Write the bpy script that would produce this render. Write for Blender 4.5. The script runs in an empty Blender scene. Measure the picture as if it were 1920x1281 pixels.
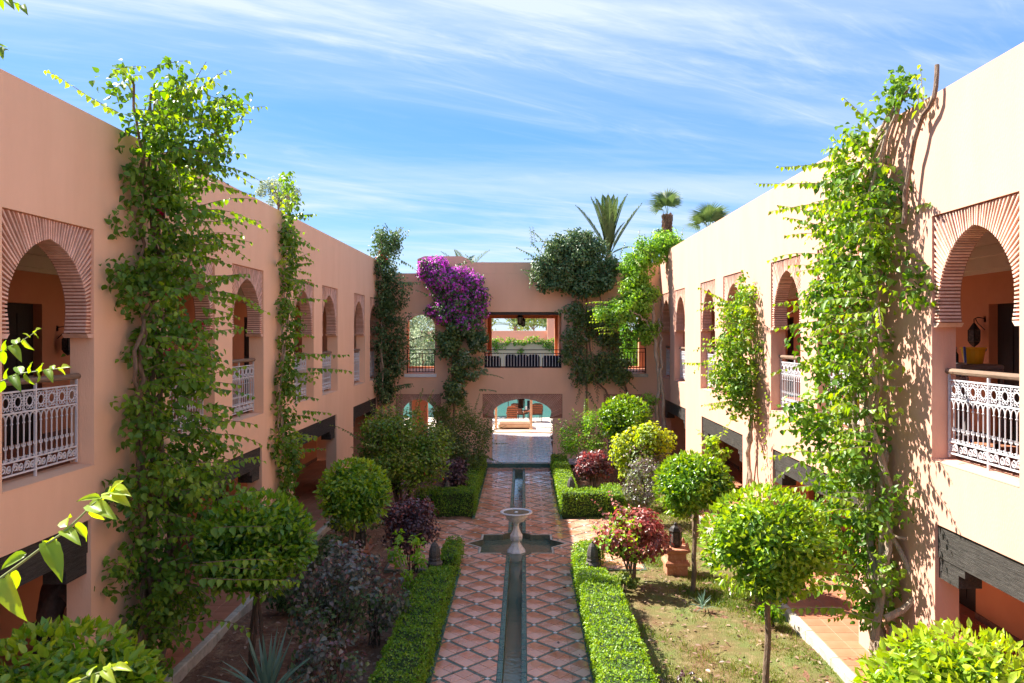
import bpy, bmesh, math, random
import numpy as np
from mathutils import Vector, Matrix, Euler

random.seed(11)
RNG = np.random.default_rng(7)
S = bpy.context.scene
COL = S.collection

# ------------------------------------------------------------------ camera, sky, sun, exposure
CAMZ = 4.65
F = 1475.0
cam_d = bpy.data.cameras.new('camera')
cam = bpy.data.objects.new('camera', cam_d)
COL.objects.link(cam)
cam.location = (0, 0, CAMZ)
cam.rotation_euler = (math.radians(90), 0, 0)
cam_d.sensor_width = 36
cam_d.lens = 36 * F / 1920
cam_d.shift_x = -22 / 1920
cam_d.shift_y = -13.5 / 1920
cam_d.clip_start = 0.05
cam_d.clip_end = 3000
S.camera = cam

SUN = Vector((-0.615, 0.33, 0.71)).normalized()
SUN_EL = math.asin(SUN.z)
SUN_AZ = math.atan2(SUN.x, SUN.y)
world = bpy.data.worlds.new('World')
S.world = world
world.use_nodes = True


def build_world():
    nt = world.node_tree
    nt.nodes.clear()
    N = nt.nodes.new
    L = nt.links.new
    out = N('ShaderNodeOutputWorld')
    bg = N('ShaderNodeBackground')
    bg.inputs['Strength'].default_value = 0.080
    L(bg.outputs[0], out.inputs[0])
    sky = N('ShaderNodeTexSky')
    sky.sky_type = 'NISHITA'
    sky.sun_disc = False
    sky.sun_elevation = SUN_EL
    sky.sun_rotation = SUN_AZ
    sky.altitude = 450
    sky.air_density = 1.0
    sky.dust_density = 0.35
    sky.ozone_density = 3.0
    hs = N('ShaderNodeHueSaturation')
    hs.inputs['Hue'].default_value = 0.515
    hs.inputs['Saturation'].default_value = 1.22
    hs.inputs['Value'].default_value = 0.92
    even = N('ShaderNodeMix')
    even.data_type = 'RGBA'
    even.inputs['Factor'].default_value = 0.72
    even.inputs['B'].default_value = (0.25, 0.88, 1.95, 1)
    L(sky.outputs[0], hs.inputs['Color'])
    L(hs.outputs[0], even.inputs['A'])
    tc = N('ShaderNodeTexCoord')
    sep = N('ShaderNodeSeparateXYZ')
    L(tc.outputs['Generated'], sep.inputs[0])

    def math_(op, a, b=None, clamp=False):
        m = N('ShaderNodeMath')
        m.operation = op
        m.use_clamp = clamp
        for i, v in enumerate((a, b)):
            if v is None:
                continue
            if isinstance(v, (int, float)):
                m.inputs[i].default_value = v
            else:
                L(v, m.inputs[i])
        return m.outputs[0]

    zz = math_('ADD', math_('MAXIMUM', sep.outputs[2], 0.0), 0.10)
    px = math_('DIVIDE', sep.outputs[0], zz)
    py = math_('DIVIDE', sep.outputs[1], zz)
    comb = N('ShaderNodeCombineXYZ')
    L(px, comb.inputs[0])
    L(py, comb.inputs[1])

    def cloud(rot, sx, sy, scale, detail, dist, lo, hi, seed, rough=0.6):
        mp = N('ShaderNodeMapping')
        mr_ = N('ShaderNodeMapping')
        mr_.inputs['Rotation'].default_value = (0, 0, math.radians(-rot))
        L(comb.outputs[0], mr_.inputs[0])
        mp.inputs['Location'].default_value = (seed, seed * 0.37, 0)
        mp.inputs['Scale'].default_value = (sx, sy, 1)
        L(mr_.outputs[0], mp.inputs[0])
        no = N('ShaderNodeTexNoise')
        no.inputs['Scale'].default_value = scale
        no.inputs['Detail'].default_value = detail
        no.inputs['Roughness'].default_value = rough
        no.inputs['Distortion'].default_value = dist
        L(mp.outputs[0], no.inputs['Vector'])
        mr = N('ShaderNodeMapRange')
        mr.interpolation_type = 'SMOOTHSTEP'
        mr.inputs['From Min'].default_value = lo
        mr.inputs['From Max'].default_value = hi
        L(no.outputs[0], mr.inputs['Value'])
        return mr.outputs[0]

    veil = cloud(30, 0.30, 0.75, 0.95, 7, 0.9, 0.36, 0.74, 3.1)
    streak = cloud(27, 0.34, 1.35, 1.05, 9, 1.1, 0.47, 0.74, 7.7, 0.62)
    band = cloud(4, 0.25, 1.6, 0.75, 8, 0.4, 0.46, 0.74, 12.4, 0.58)
    wisp = cloud(30, 0.7, 3.2, 1.6, 10, 1.4, 0.45, 0.85, 21.0, 0.66)
    s1 = math_('MULTIPLY', veil, 0.40)
    s2 = math_('MULTIPLY', streak, 0.66)
    s3 = math_('MULTIPLY', band, 0.45)
    s4 = math_('MULTIPLY', math_('MULTIPLY', wisp, 0.45), math_('ADD', veil, 0.25))
    tot = math_('ADD', math_('ADD', s1, s2), math_('ADD', s3, s4))
    tot = math_('MULTIPLY', math_('MINIMUM', tot, 0.86), 1.0, True)
    mix = N('ShaderNodeMix')
    mix.data_type = 'RGBA'
    L(tot, mix.inputs['Factor'])
    L(even.outputs['Result'], mix.inputs['A'])
    mix.inputs['B'].default_value = (2.2, 2.45, 2.75, 1)
    L(mix.outputs['Result'], bg.inputs['Color'])


build_world()

sun_d = bpy.data.lights.new('sun', 'SUN')
sun_d.energy = 2.95
sun_d.angle = math.radians(0.5)
sun_d.color = (1.0, 0.94, 0.85)
sun = bpy.data.objects.new('sun', sun_d)
COL.objects.link(sun)
sun.location = (-20, 10, 30)
sun.rotation_euler = (-SUN).to_track_quat('-Z', 'Y').to_euler()

S.view_settings.view_transform = 'Standard'
S.view_settings.look = 'None'
S.view_settings.exposure = 2.4
S.view_settings.gamma = 1.0
S.view_settings.use_curve_mapping = False
S.cycles.max_bounces = 8
S.cycles.diffuse_bounces = 5
S.cycles.transparent_max_bounces = 8
S.cycles.sample_clamp_indirect = 6.0
S.cycles.use_denoising = True


# ------------------------------------------------------------------ materials
def new_mat(name):
    m = bpy.data.materials.new(name)
    m.use_nodes = True
    nt = m.node_tree
    nt.nodes.clear()
    out = nt.nodes.new('ShaderNodeOutputMaterial')
    p = nt.nodes.new('ShaderNodeBsdfPrincipled')
    nt.links.new(p.outputs[0], out.inputs[0])
    return m, nt, p, out


def rgba(c):
    return (c[0], c[1], c[2], 1.0)


def surf(name, c1, c2=None, scale=3.0, rough=0.8, bump=0.0, bscale=60.0, c3=None, spec=0.3, metallic=0.0, rvar=None,
         stretch=(1, 1, 1), lo=0.35, hi=0.65, island=0.0, bdist=0.02, detail=6.0):
    """noise-mottled principled material in object coordinates; island > 0 varies the colour from piece to piece."""
    m, nt, p, out = new_mat(name)
    N, L = nt.nodes.new, nt.links.new
    tc = N('ShaderNodeTexCoord')
    mp = N('ShaderNodeMapping')
    mp.inputs['Scale'].default_value = stretch
    L(tc.outputs['Object'], mp.inputs[0])
    p.inputs['Roughness'].default_value = rough
    p.inputs['Specular IOR Level'].default_value = spec
    p.inputs['Metallic'].default_value = metallic
    col = None
    if c2 is not None:
        no = N('ShaderNodeTexNoise')
        no.inputs['Scale'].default_value = scale
        no.inputs['Detail'].default_value = detail
        no.inputs['Roughness'].default_value = 0.62
        L(mp.outputs[0], no.inputs['Vector'])
        cr = N('ShaderNodeValToRGB')
        cr.color_ramp.elements[0].position = lo
        cr.color_ramp.elements[1].position = hi
        cr.color_ramp.elements[0].color = rgba(c1)
        cr.color_ramp.elements[1].color = rgba(c2)
        L(no.outputs[0], cr.inputs[0])
        col = cr.outputs[0]
        if c3 is not None:
            n2 = N('ShaderNodeTexNoise')
            n2.inputs['Scale'].default_value = scale * 4.3
            n2.inputs['Detail'].default_value = 5
            L(mp.outputs[0], n2.inputs['Vector'])
            r2 = N('ShaderNodeValToRGB')
            r2.color_ramp.elements[0].position = 0.52
            r2.color_ramp.elements[1].position = 0.72
            L(n2.outputs[0], r2.inputs[0])
            mx = N('ShaderNodeMix')
            mx.data_type = 'RGBA'
            L(r2.outputs[0], mx.inputs['Factor'])
            L(col, mx.inputs['A'])
            mx.inputs['B'].default_value = rgba(c3)
            col = mx.outputs['Result']
        if rvar:
            rr = N('ShaderNodeMapRange')
            rr.inputs['From Min'].default_value = lo
            rr.inputs['From Max'].default_value = hi
            rr.inputs['To Min'].default_value = rvar[0]
            rr.inputs['To Max'].default_value = rvar[1]
            L(no.outputs[0], rr.inputs['Value'])
            L(rr.outputs[0], p.inputs['Roughness'])
    else:
        rg = N('ShaderNodeRGB')
        rg.outputs[0].default_value = rgba(c1)
        col = rg.outputs[0]
    if island > 0:
        oi = N('ShaderNodeObjectInfo')
        geo = N('ShaderNodeNewGeometry')
        ad = N('ShaderNodeMath')
        ad.operation = 'ADD'
        L(oi.outputs['Random'], ad.inputs[0])
        L(geo.outputs['Random Per Island'], ad.inputs[1])
        fr = N('ShaderNodeMath')
        fr.operation = 'FRACT'
        L(ad.outputs[0], fr.inputs[0])
        mr = N('ShaderNodeMapRange')
        mr.inputs['To Min'].default_value = 1 - island
        mr.inputs['To Max'].default_value = 1 + island
        L(fr.outputs[0], mr.inputs['Value'])
        hv = N('ShaderNodeHueSaturation')
        L(mr.outputs[0], hv.inputs['Value'])
        L(col, hv.inputs['Color'])
        col = hv.outputs[0]
    L(col, p.inputs['Base Color'])
    if bump > 0:
        bn = N('ShaderNodeTexNoise')
        bn.inputs['Scale'].default_value = bscale
        bn.inputs['Detail'].default_value = 4
        L(mp.outputs[0], bn.inputs['Vector'])
        b = N('ShaderNodeBump')
        b.inputs['Strength'].default_value = bump
        b.inputs['Distance'].default_value = bdist
        L(bn.outputs[0], b.inputs['Height'])
        L(b.outputs[0], p.inputs['Normal'])
    return m


def leaf_mat(name, ca, cb, cc, trans=0.35, tcol=None, rough=0.42, spec=0.35):
    """leaf: colour from the per-leaf attribute 'tint', light passes through."""
    m, nt, p, out = new_mat(name)
    N, L = nt.nodes.new, nt.links.new
    at = N('ShaderNodeAttribute')
    at.attribute_name = 'tint'
    cr = N('ShaderNodeValToRGB')
    e = cr.color_ramp.elements
    e[0].position, e[0].color = 0.0, rgba(ca)
    e[1].position, e[1].color = 1.0, rgba(cc)
    k = e.new(0.5)
    k.color = rgba(cb)
    L(at.outputs['Fac'], cr.inputs[0])
    L(cr.outputs[0], p.inputs['Base Color'])
    p.inputs['Roughness'].default_value = rough
    p.inputs['Specular IOR Level'].default_value = spec
    tr = N('ShaderNodeBsdfTranslucent')
    hs = N('ShaderNodeHueSaturation')
    hs.inputs['Hue'].default_value = 0.485
    hs.inputs['Saturation'].default_value = 1.15
    hs.inputs['Value'].default_value = 1.9
    L(cr.outputs[0], hs.inputs['Color'])
    L(hs.outputs[0], tr.inputs['Color'])
    mx = N('ShaderNodeMixShader')
    mx.inputs[0].default_value = trans
    L(p.outputs[0], mx.inputs[1])
    L(tr.outputs[0], mx.inputs[2])
    L(mx.outputs[0], out.inputs[0])
    return m


M = {}
M['plaster'] = surf('plaster', (0.79, 0.48, 0.315), (0.86, 0.535, 0.36), 1.5, 0.9, 0.5, 70, spec=0.15, bdist=0.008, stretch=(1, 1, .3), lo=.3, hi=.7)  # shaded copy of the wings' paint, raised in colour to lift the shade
M['plaster_back_lifted'] = surf('plaster_back_lifted', (0.74, 0.435, 0.285), (0.82, 0.495, 0.33), 1.3, 0.9, 0.5, 70, spec=0.15, bdist=0.008, stretch=(1, 1, .3), lo=.3, hi=.7)  # the same paint again, lightened to make up for the shade here
M['plaster_sun_dimmed'] = surf('plaster_sun_dimmed', (0.62, 0.34, 0.247), (0.70, 0.388, 0.283), 1.5, 0.9, 0.5, 70, spec=0.15, bdist=0.008, stretch=(1, 1, .3), lo=.3, hi=.7)  # sunlit copy of the same paint, toned down against overexposure
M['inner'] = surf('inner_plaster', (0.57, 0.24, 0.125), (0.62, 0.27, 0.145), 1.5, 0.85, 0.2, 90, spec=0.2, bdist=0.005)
M['ceiling'] = surf('ceiling_paint', (0.55, 0.46, 0.36), (0.6, 0.5, 0.4), 2, 0.9)
M['cornice'] = surf('cornice_paint', (0.66, 0.58, 0.46), (0.7, 0.61, 0.49), 2, 0.85)
M['brick'] = surf('brick_clay', (0.66, 0.39, 0.285), (0.78, 0.51, 0.40), 9, 0.9, 0.5, 70, island=0.16, spec=0.15, bdist=0.01)
M['mortar'] = surf('mortar', (0.30, 0.125, 0.08), (0.38, 0.165, 0.105), 12, 0.95, 0.4, 80)
M['dark_wood'] = surf('dark_wood', (0.018, 0.015, 0.013), (0.055, 0.047, 0.04), 5, 0.6, 0.5, 26, c3=(0.085, 0.078, 0.07), stretch=(6, 0.5, 9), spec=0.35)
M['rail_wood'] = surf('rail_wood', (0.16, 0.10, 0.065), (0.26, 0.175, 0.12), 6, 0.6, 0.3, 30, stretch=(8, 0.6, 8))
M['door'] = surf('door_wood', (0.016, 0.011, 0.009), (0.03, 0.021, 0.017), 8, 0.5, 0.2, 40, stretch=(6, 6, 0.6))
M['white_iron'] = surf('white_iron', (0.54, 0.53, 0.55), (0.64, 0.63, 0.65), 9, 0.45, spec=0.4)
M['black_iron'] = surf('black_iron', (0.018, 0.016, 0.015), (0.04, 0.034, 0.03), 14, 0.5, 0.2, 60, metallic=0.3)
M['terracotta_tile'] = surf('terracotta_tile', (0.58, 0.225, 0.12), (0.72, 0.40, 0.29), 1.6, 0.4, 0.2, 22, island=0.10, rvar=(0.07, 0.42), spec=0.5, bdist=0.006, lo=0.4, hi=0.62)
M['green_tile'] = surf('green_glazed_tile', (0.03, 0.09, 0.07), (0.07, 0.16, 0.12), 14, 0.25, 0.3, 40, c3=(0.13, 0.18, 0.14), spec=0.5, island=0.2)
M['green_strip'] = surf('green_mosaic', (0.06, 0.085, 0.06), (0.13, 0.165, 0.12), 26, 0.35, 0.4, 60, spec=0.45)
M['white_tile'] = surf('white_glazed_tile', (0.66, 0.62, 0.56), (0.75, 0.71, 0.66), 20, 0.3, spec=0.5)
M['basin'] = surf('basin_mosaic', (0.10, 0.11, 0.075), (0.2, 0.19, 0.125), 8, 0.5, 0.5, 30, c3=(0.07, 0.12, 0.09))
M['walk_tile'] = surf('walkway_tile', (0.40, 0.16, 0.085), (0.47, 0.205, 0.12), 2.0, 0.5, 0.15, 30, island=0.10, spec=0.4, bdist=0.005)
M['walk_base'] = surf('walkway_bed', (0.36, 0.22, 0.15), (0.44, 0.28, 0.2), 8, 0.9)
M['kerb'] = surf('kerb_stone', (0.42, 0.36, 0.28), (0.56, 0.5, 0.40), 4, 0.85, 0.4, 40, c3=(0.32, 0.33, 0.25))
M['soil'] = surf('soil', (0.135, 0.062, 0.036), (0.25, 0.13, 0.078), 2.2, 0.95, 0.9, 18, c3=(0.30, 0.19, 0.11), bdist=0.05)
M['lawn'] = surf('dry_lawn', (0.17, 0.09, 0.045), (0.14, 0.18, 0.045), 1.3, 0.95, 0.9, 60, c3=(0.25, 0.19, 0.09), bdist=0.03)
M['passage'] = surf('passage_tile', (0.40, 0.40, 0.43), (0.5, 0.5, 0.54), 5, 0.2, 0.5, 9, island=0.08, spec=0.6, bdist=0.012, rvar=(0.16, 0.3))
M['terrace'] = surf('terrace_stone', (0.62, 0.52, 0.42), (0.72, 0.62, 0.51), 1.5, 0.8, 0.2, 20)
M['marble'] = surf('marble', (0.62, 0.59, 0.57), (0.76, 0.73, 0.70), 6, 0.35, 0.15, 30, c3=(0.50, 0.42, 0.34), spec=0.5, stretch=(1, 1, 0.5))
M['stone_dark'] = surf('dark_stone', (0.055, 0.045, 0.04), (0.11, 0.095, 0.085), 8, 0.8, 0.5, 50, c3=(0.16, 0.14, 0.12))
M['terracotta'] = surf('terracotta_pot', (0.42, 0.16, 0.085), (0.52, 0.22, 0.13), 6, 0.85, 0.3, 50, c3=(0.55, 0.3, 0.2))
M['bark'] = surf('bark', (0.14, 0.09, 0.06), (0.26, 0.18, 0.125), 10, 0.9, 0.8, 30, stretch=(2, 2, 0.5), bdist=0.03)
M['bark_pale'] = surf('pale_bark', (0.30, 0.22, 0.16), (0.46, 0.36, 0.27), 10, 0.9, 0.8, 30, stretch=(2, 2, 0.5), bdist=0.03)
M['bark_dark'] = surf('dark_bark', (0.05, 0.033, 0.024), (0.10, 0.07, 0.05), 12, 0.9, 0.8, 30, stretch=(2, 2, 0.5), bdist=0.03)
M['stem'] = surf('green_stem', (0.22, 0.27, 0.09), (0.30, 0.32, 0.13), 12, 0.6)
M['hedge_core'] = surf('hedge_core', (0.028, 0.05, 0.012), (0.05, 0.085, 0.02), 12, 0.9, 0.8, 40, bdist=0.04)
M['pool_wall'] = surf('far_plaster', (0.62, 0.36, 0.25), (0.68, 0.40, 0.29), 0.5, 0.9)
M['rattan'] = surf('rattan', (0.20, 0.06, 0.025), (0.33, 0.11, 0.05), 20, 0.6, 0.4, 60)
M['rattan_dark'] = surf('dark_rattan', (0.035, 0.022, 0.018), (0.07, 0.045, 0.035), 20, 0.6, 0.4, 60)
M['cushion'] = surf('cream_cushion', (0.68, 0.58, 0.46), (0.75, 0.65, 0.53), 4, 0.9)
M['pale_wood'] = surf('pale_wood', (0.58, 0.42, 0.28), (0.68, 0.52, 0.37), 5, 0.7, 0.2, 30, stretch=(1, 1, 0.4))
M['navy'] = surf('navy_cloth', (0.008, 0.009, 0.018), (0.016, 0.018, 0.03), 9, 0.85)
M['yellow'] = surf('yellow_plastic', (0.80, 0.47, 0.01), (0.84, 0.52, 0.015), 4, 0.35)
M['grey_plastic'] = surf('grey_plastic', (0.17, 0.16, 0.16), (0.23, 0.22, 0.22), 5, 0.5)
M['bag'] = surf('laundry_bag', (0.45, 0.42, 0.42), (0.58, 0.55, 0.54), 7, 0.75, 0.6, 14, bdist=0.05)
M['orange_wood'] = surf('orange_handle', (0.62, 0.25, 0.06), (0.68, 0.29, 0.08), 4, 0.5)
M['blue'] = surf('blue_plastic', (0.06, 0.12, 0.5), (0.08, 0.15, 0.56), 4, 0.4)
M['cloth_brown'] = surf('brown_jacket', (0.085, 0.055, 0.042), (0.13, 0.088, 0.068), 12, 0.9, 0.5, 22, bdist=0.03)
M['cloth_dark'] = surf('dark_trousers', (0.02, 0.019, 0.02), (0.035, 0.033, 0.034), 12, 0.9)
M['skin'] = surf('skin', (0.36, 0.19, 0.12), (0.40, 0.22, 0.14), 12, 0.6)
M['hair'] = surf('hair', (0.015, 0.011, 0.009), (0.03, 0.02, 0.016), 40, 0.6)
M['rust'] = surf('rusty_pipe', (0.15, 0.075, 0.05), (0.24, 0.13, 0.09), 12, 0.8)
M['lamp_glass'] = surf('lamp_glass', (0.35, 0.32, 0.28), (0.45, 0.41, 0.36), 9, 0.2, spec=0.5)
M['white_paint'] = surf('white_paint', (0.72, 0.72, 0.72), (0.8, 0.8, 0.8), 6, 0.5)

M['leaf_vine'] = leaf_mat('leaf_vine', (0.05, 0.12, 0.016), (0.125, 0.25, 0.028), (0.32, 0.44, 0.05), 0.36)
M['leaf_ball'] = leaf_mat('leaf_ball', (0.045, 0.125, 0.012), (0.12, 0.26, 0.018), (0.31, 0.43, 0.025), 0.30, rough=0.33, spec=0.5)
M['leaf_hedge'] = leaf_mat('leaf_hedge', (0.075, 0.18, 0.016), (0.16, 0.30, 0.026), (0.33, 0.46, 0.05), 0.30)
M['leaf_dark'] = leaf_mat('leaf_dark', (0.03, 0.072, 0.022), (0.078, 0.145, 0.048), (0.20, 0.27, 0.12), 0.25)
M['leaf_bright'] = leaf_mat('leaf_bright', (0.11, 0.25, 0.03), (0.23, 0.42, 0.05), (0.42, 0.58, 0.09), 0.4)
M['leaf_lime'] = leaf_mat('leaf_lime', (0.09, 0.19, 0.02), (0.19, 0.32, 0.03), (0.36, 0.46, 0.045), 0.42)
M['leaf_yellow'] = leaf_mat('leaf_yellow', (0.16, 0.28, 0.02), (0.34, 0.44, 0.02), (0.55, 0.55, 0.03), 0.36)
M['leaf_red'] = leaf_mat('leaf_red', (0.10, 0.03, 0.03), (0.30, 0.08, 0.065), (0.52, 0.22, 0.17), 0.25, rough=0.35, spec=0.5)
M['leaf_purple'] = leaf_mat('leaf_purple', (0.035, 0.02, 0.024), (0.095, 0.045, 0.052), (0.22, 0.11, 0.11), 0.18, rough=0.38, spec=0.5)
M['leaf_smoke'] = leaf_mat('leaf_smoke', (0.06, 0.075, 0.055), (0.13, 0.145, 0.115), (0.25, 0.19, 0.18), 0.18, rough=0.35, spec=0.5)
M['leaf_olive'] = leaf_mat('leaf_olive', (0.06, 0.105, 0.022), (0.13, 0.19, 0.04), (0.26, 0.30, 0.07), 0.3)
M['leaf_pale'] = leaf_mat('leaf_pale', (0.12, 0.17, 0.10), (0.28, 0.34, 0.22), (0.50, 0.54, 0.38), 0.3)
M['leaf_agave'] = leaf_mat('leaf_agave', (0.09, 0.16, 0.12), (0.15, 0.24, 0.18), (0.30, 0.42, 0.08), 0.15)
M['leaf_palm'] = leaf_mat('leaf_palm', (0.05, 0.09, 0.03), (0.10, 0.155, 0.05), (0.20, 0.24, 0.09), 0.25)
M['leaf_brown'] = leaf_mat('leaf_brown', (0.14, 0.08, 0.05), (0.26, 0.16, 0.11), (0.38, 0.26, 0.18), 0.1)
M['bract_magenta'] = leaf_mat('bract_magenta', (0.30, 0.03, 0.24), (0.55, 0.07, 0.48), (0.74, 0.20, 0.66), 0.4)
M['bract_crimson'] = leaf_mat('bract_crimson', (0.45, 0.008, 0.06), (0.62, 0.015, 0.10), (0.75, 0.04, 0.16), 0.3)
M['flower_red'] = leaf_mat('flower_red', (0.50, 0.02, 0.02), (0.62, 0.05, 0.04), (0.7, 0.14, 0.06), 0.25)
M['grass'] = leaf_mat('grass_blade', (0.08, 0.16, 0.02), (0.18, 0.23, 0.04), (0.36, 0.31, 0.12), 0.25)


def water_mat(name, col, rough, bscale, bump, trans=0.0):
    m, nt, p, out = new_mat(name)
    N, L = nt.nodes.new, nt.links.new
    p.inputs['Base Color'].default_value = rgba(col)
    p.inputs['Roughness'].default_value = rough
    p.inputs['IOR'].default_value = 1.33
    p.inputs['Transmission Weight'].default_value = trans
    tc = N('ShaderNodeTexCoord')
    no = N('ShaderNodeTexNoise')
    no.inputs['Scale'].default_value = bscale
    no.inputs['Detail'].default_value = 3
    L(tc.outputs['Object'], no.inputs['Vector'])
    b = N('ShaderNodeBump')
    b.inputs['Strength'].default_value = bump
    b.inputs['Distance'].default_value = 0.03
    L(no.outputs[0], b.inputs['Height'])
    L(b.outputs[0], p.inputs['Normal'])
    return m


M['water'] = water_mat('still_water', (0.10, 0.125, 0.085), 0.05, 9, 0.12)
M['pool'] = water_mat('pool_water', (0.04, 0.19, 0.165), 0.12, 1.6, 0.5)


# ------------------------------------------------------------------ builders
def world_loc(o):
    v = Vector((0, 0, 0))
    while o is not None:
        v += o.location
        o = o.parent
    return v


def mesh_np(name, verts, faces, tint=None, smooth=False):
    """faces: list of integer arrays with a constant corner count each (n, k)"""
    me = bpy.data.meshes.new(name)
    verts = np.asarray(verts, dtype=np.float32).reshape(-1, 3)
    me.vertices.add(len(verts))
    me.vertices.foreach_set('co', verts.ravel())
    loops, starts, tots = [], [], []
    off = 0
    for fa in faces:
        fa = np.asarray(fa, dtype=np.int32)
        n, k = fa.shape
        loops.append(fa.ravel())
        starts.append(off + np.arange(n, dtype=np.int32) * k)
        tots.append(np.full(n, k, dtype=np.int32))
        off += n * k
    loops = np.concatenate(loops)
    starts = np.concatenate(starts)
    tots = np.concatenate(tots)
    me.loops.add(len(loops))
    me.loops.foreach_set('vertex_index', loops)
    me.polygons.add(len(starts))
    me.polygons.foreach_set('loop_start', starts)
    me.polygons.foreach_set('loop_total', tots)
    if smooth:
        me.polygons.foreach_set('use_smooth', np.ones(len(starts), dtype=bool))
    me.update(calc_edges=True)
    me.validate()
    if tint is not None:
        a = me.attributes.new('tint', 'FLOAT', 'POINT')
        a.data.foreach_set('value', np.asarray(tint, dtype=np.float32))
    return me


class MB:
    """collects polygons; build() links them as ONE mesh object"""

    def __init__(self):
        self.v, self.f = [], []
        self.smooth = False

    def poly(self, pts):
        i = len(self.v)
        self.v += [tuple(p) for p in pts]
        self.f.append(list(range(i, i + len(pts))))
        return self

    def add(self, verts, faces):
        i = len(self.v)
        self.v += [tuple(p) for p in verts]
        self.f += [[i + k for k in fa] for fa in faces]
        return self

    def hexa(self, p):
        """8 points: bottom ring 0-3, top ring 4-7"""
        return self.add(p, [(0, 3, 2, 1), (4, 5, 6, 7), (0, 1, 5, 4), (1, 2, 6, 5), (2, 3, 7, 6), (3, 0, 4, 7)])

    def box(self, x0, x1, y0, y1, z0, z1):
        return self.hexa([(x0, y0, z0), (x1, y0, z0), (x1, y1, z0), (x0, y1, z0), (x0, y0, z1), (x1, y0, z1), (x1, y1, z1), (x0, y1, z1)])

    def bbox(self, x0, x1, y0, y1, z0, z1, b=0.01):
        """box with its top and vertical edges chamfered"""
        r = [(x0 + b, y0), (x1 - b, y0), (x1, y0 + b), (x1, y1 - b), (x1 - b, y1), (x0 + b, y1), (x0, y1 - b), (x0, y0 + b)]
        cx, cy = (x0 + x1) / 2, (y0 + y1) / 2
        vs = [(x, y, z0) for x, y in r] + [(x, y, z1 - b) for x, y in r]
        vs += [(x + (b if x < cx else -b), y + (b if y < cy else -b), z1) for x, y in r]
        fs = [tuple(range(8))[::-1], tuple(range(16, 24))]
        for o in (0, 8):
            fs += [(o + k, o + (k + 1) % 8, o + 8 + (k + 1) % 8, o + 8 + k) for k in range(8)]
        return self.add(vs, fs)

    def extrude(self, poly, f, w0, w1):
        """poly in (u, v), extruded along w; f maps (u, v, w) to a point"""
        n = len(poly)
        vs = [f(u, v, w0) for u, v in poly] + [f(u, v, w1) for u, v in poly]
        fs = [tuple(range(n)), tuple(range(2 * n - 1, n - 1, -1))]
        fs += [(k, n + k, n + (k + 1) % n, (k + 1) % n) for k in range(n)]
        return self.add(vs, fs)

    def tube(self, pts, r, sides=6, cap=True):
        pts = [Vector(p) for p in pts]
        n = len(pts)
        if not hasattr(r, '__len__'):
            r = [r] * n
        prev = None
        i0 = len(self.v)
        for i in range(n):
            t = (pts[min(i + 1, n - 1)] - pts[max(i - 1, 0)])
            if t.length < 1e-9:
                t = Vector((0, 0, 1))
            t.normalize()
            if prev is None:
                a = t.orthogonal().normalized()
            else:
                a = prev - t * prev.dot(t)
                if a.length < 1e-6:
                    a = t.orthogonal()
                a.normalize()
            prev = a
            b = t.cross(a)
            for k in range(sides):
                an = 2 * math.pi * k / sides
                self.v.append(tuple(pts[i] + (a * math.cos(an) + b * math.sin(an)) * r[i]))
        for i in range(n - 1):
            for k in range(sides):
                k2 = (k + 1) % sides
                self.f.append([i0 + i * sides + k, i0 + i * sides + k2, i0 + (i + 1) * sides + k2, i0 + (i + 1) * sides + k])
        if cap:
            self.f.append([i0 + k for k in range(sides)][::-1])
            self.f.append([i0 + (n - 1) * sides + k for k in range(sides)])
        return self

    def lathe(self, prof, sides=16, c=(0, 0, 0), rot=0.0):
        i0 = len(self.v)
        n = len(prof)
        for r, z in prof:
            for k in range(sides):
                an = rot + 2 * math.pi * k / sides
                self.v.append((c[0] + r * math.cos(an), c[1] + r * math.sin(an), c[2] + z))
        for i in range(n - 1):
            for k in range(sides):
                k2 = (k + 1) % sides
                self.f.append([i0 + i * sides + k, i0 + i * sides + k2, i0 + (i + 1) * sides + k2, i0 + (i + 1) * sides + k])
        self.f.append([i0 + k for k in range(sides)][::-1])
        self.f.append([i0 + (n - 1) * sides + k for k in range(sides)])
        return self

    def mesh(self, name, origin=(0, 0, 0)):
        me = bpy.data.meshes.new(name)
        ox, oy, oz = origin
        me.from_pydata([(x - ox, y - oy, z - oz) for x, y, z in self.v], [], self.f)
        if self.smooth:
            for p in me.polygons:
                p.use_smooth = True
        me.update()
        return me

    def build(self, name, mat, parent=None, **kw):
        o = world_loc(parent) if parent is not None else (0, 0, 0)
        return obj(name, self.mesh(name, o), mat, parent, **kw)


def obj(name, me, mat=None, parent=None, kind=None, label=None, cat=None, group=None, loc=None):
    o = bpy.data.objects.new(name, me)
    COL.objects.link(o)
    if mat is not None and me is not None and not me.materials:
        me.materials.append(M[mat])
    if parent is not None:
        o.parent = parent
    if loc is not None:
        o.location = loc
    for k, v in (('kind', kind), ('label', label), ('category', cat), ('group', group)):
        if v:
            o[k] = v
    return o


def thing(name, label, cat, loc=(0, 0, 0), rz=0.0, group=None):
    o = bpy.data.objects.new(name, None)
    COL.objects.link(o)
    o.empty_display_size = 0.1
    o.location = loc
    o.rotation_euler = (0, 0, rz)
    o['label'], o['category'] = label, cat
    if group:
        o['group'] = group
    return o


CHILDREN = {}


def kids(o):
    return [c for c in COL.objects if c.parent == o]


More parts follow.
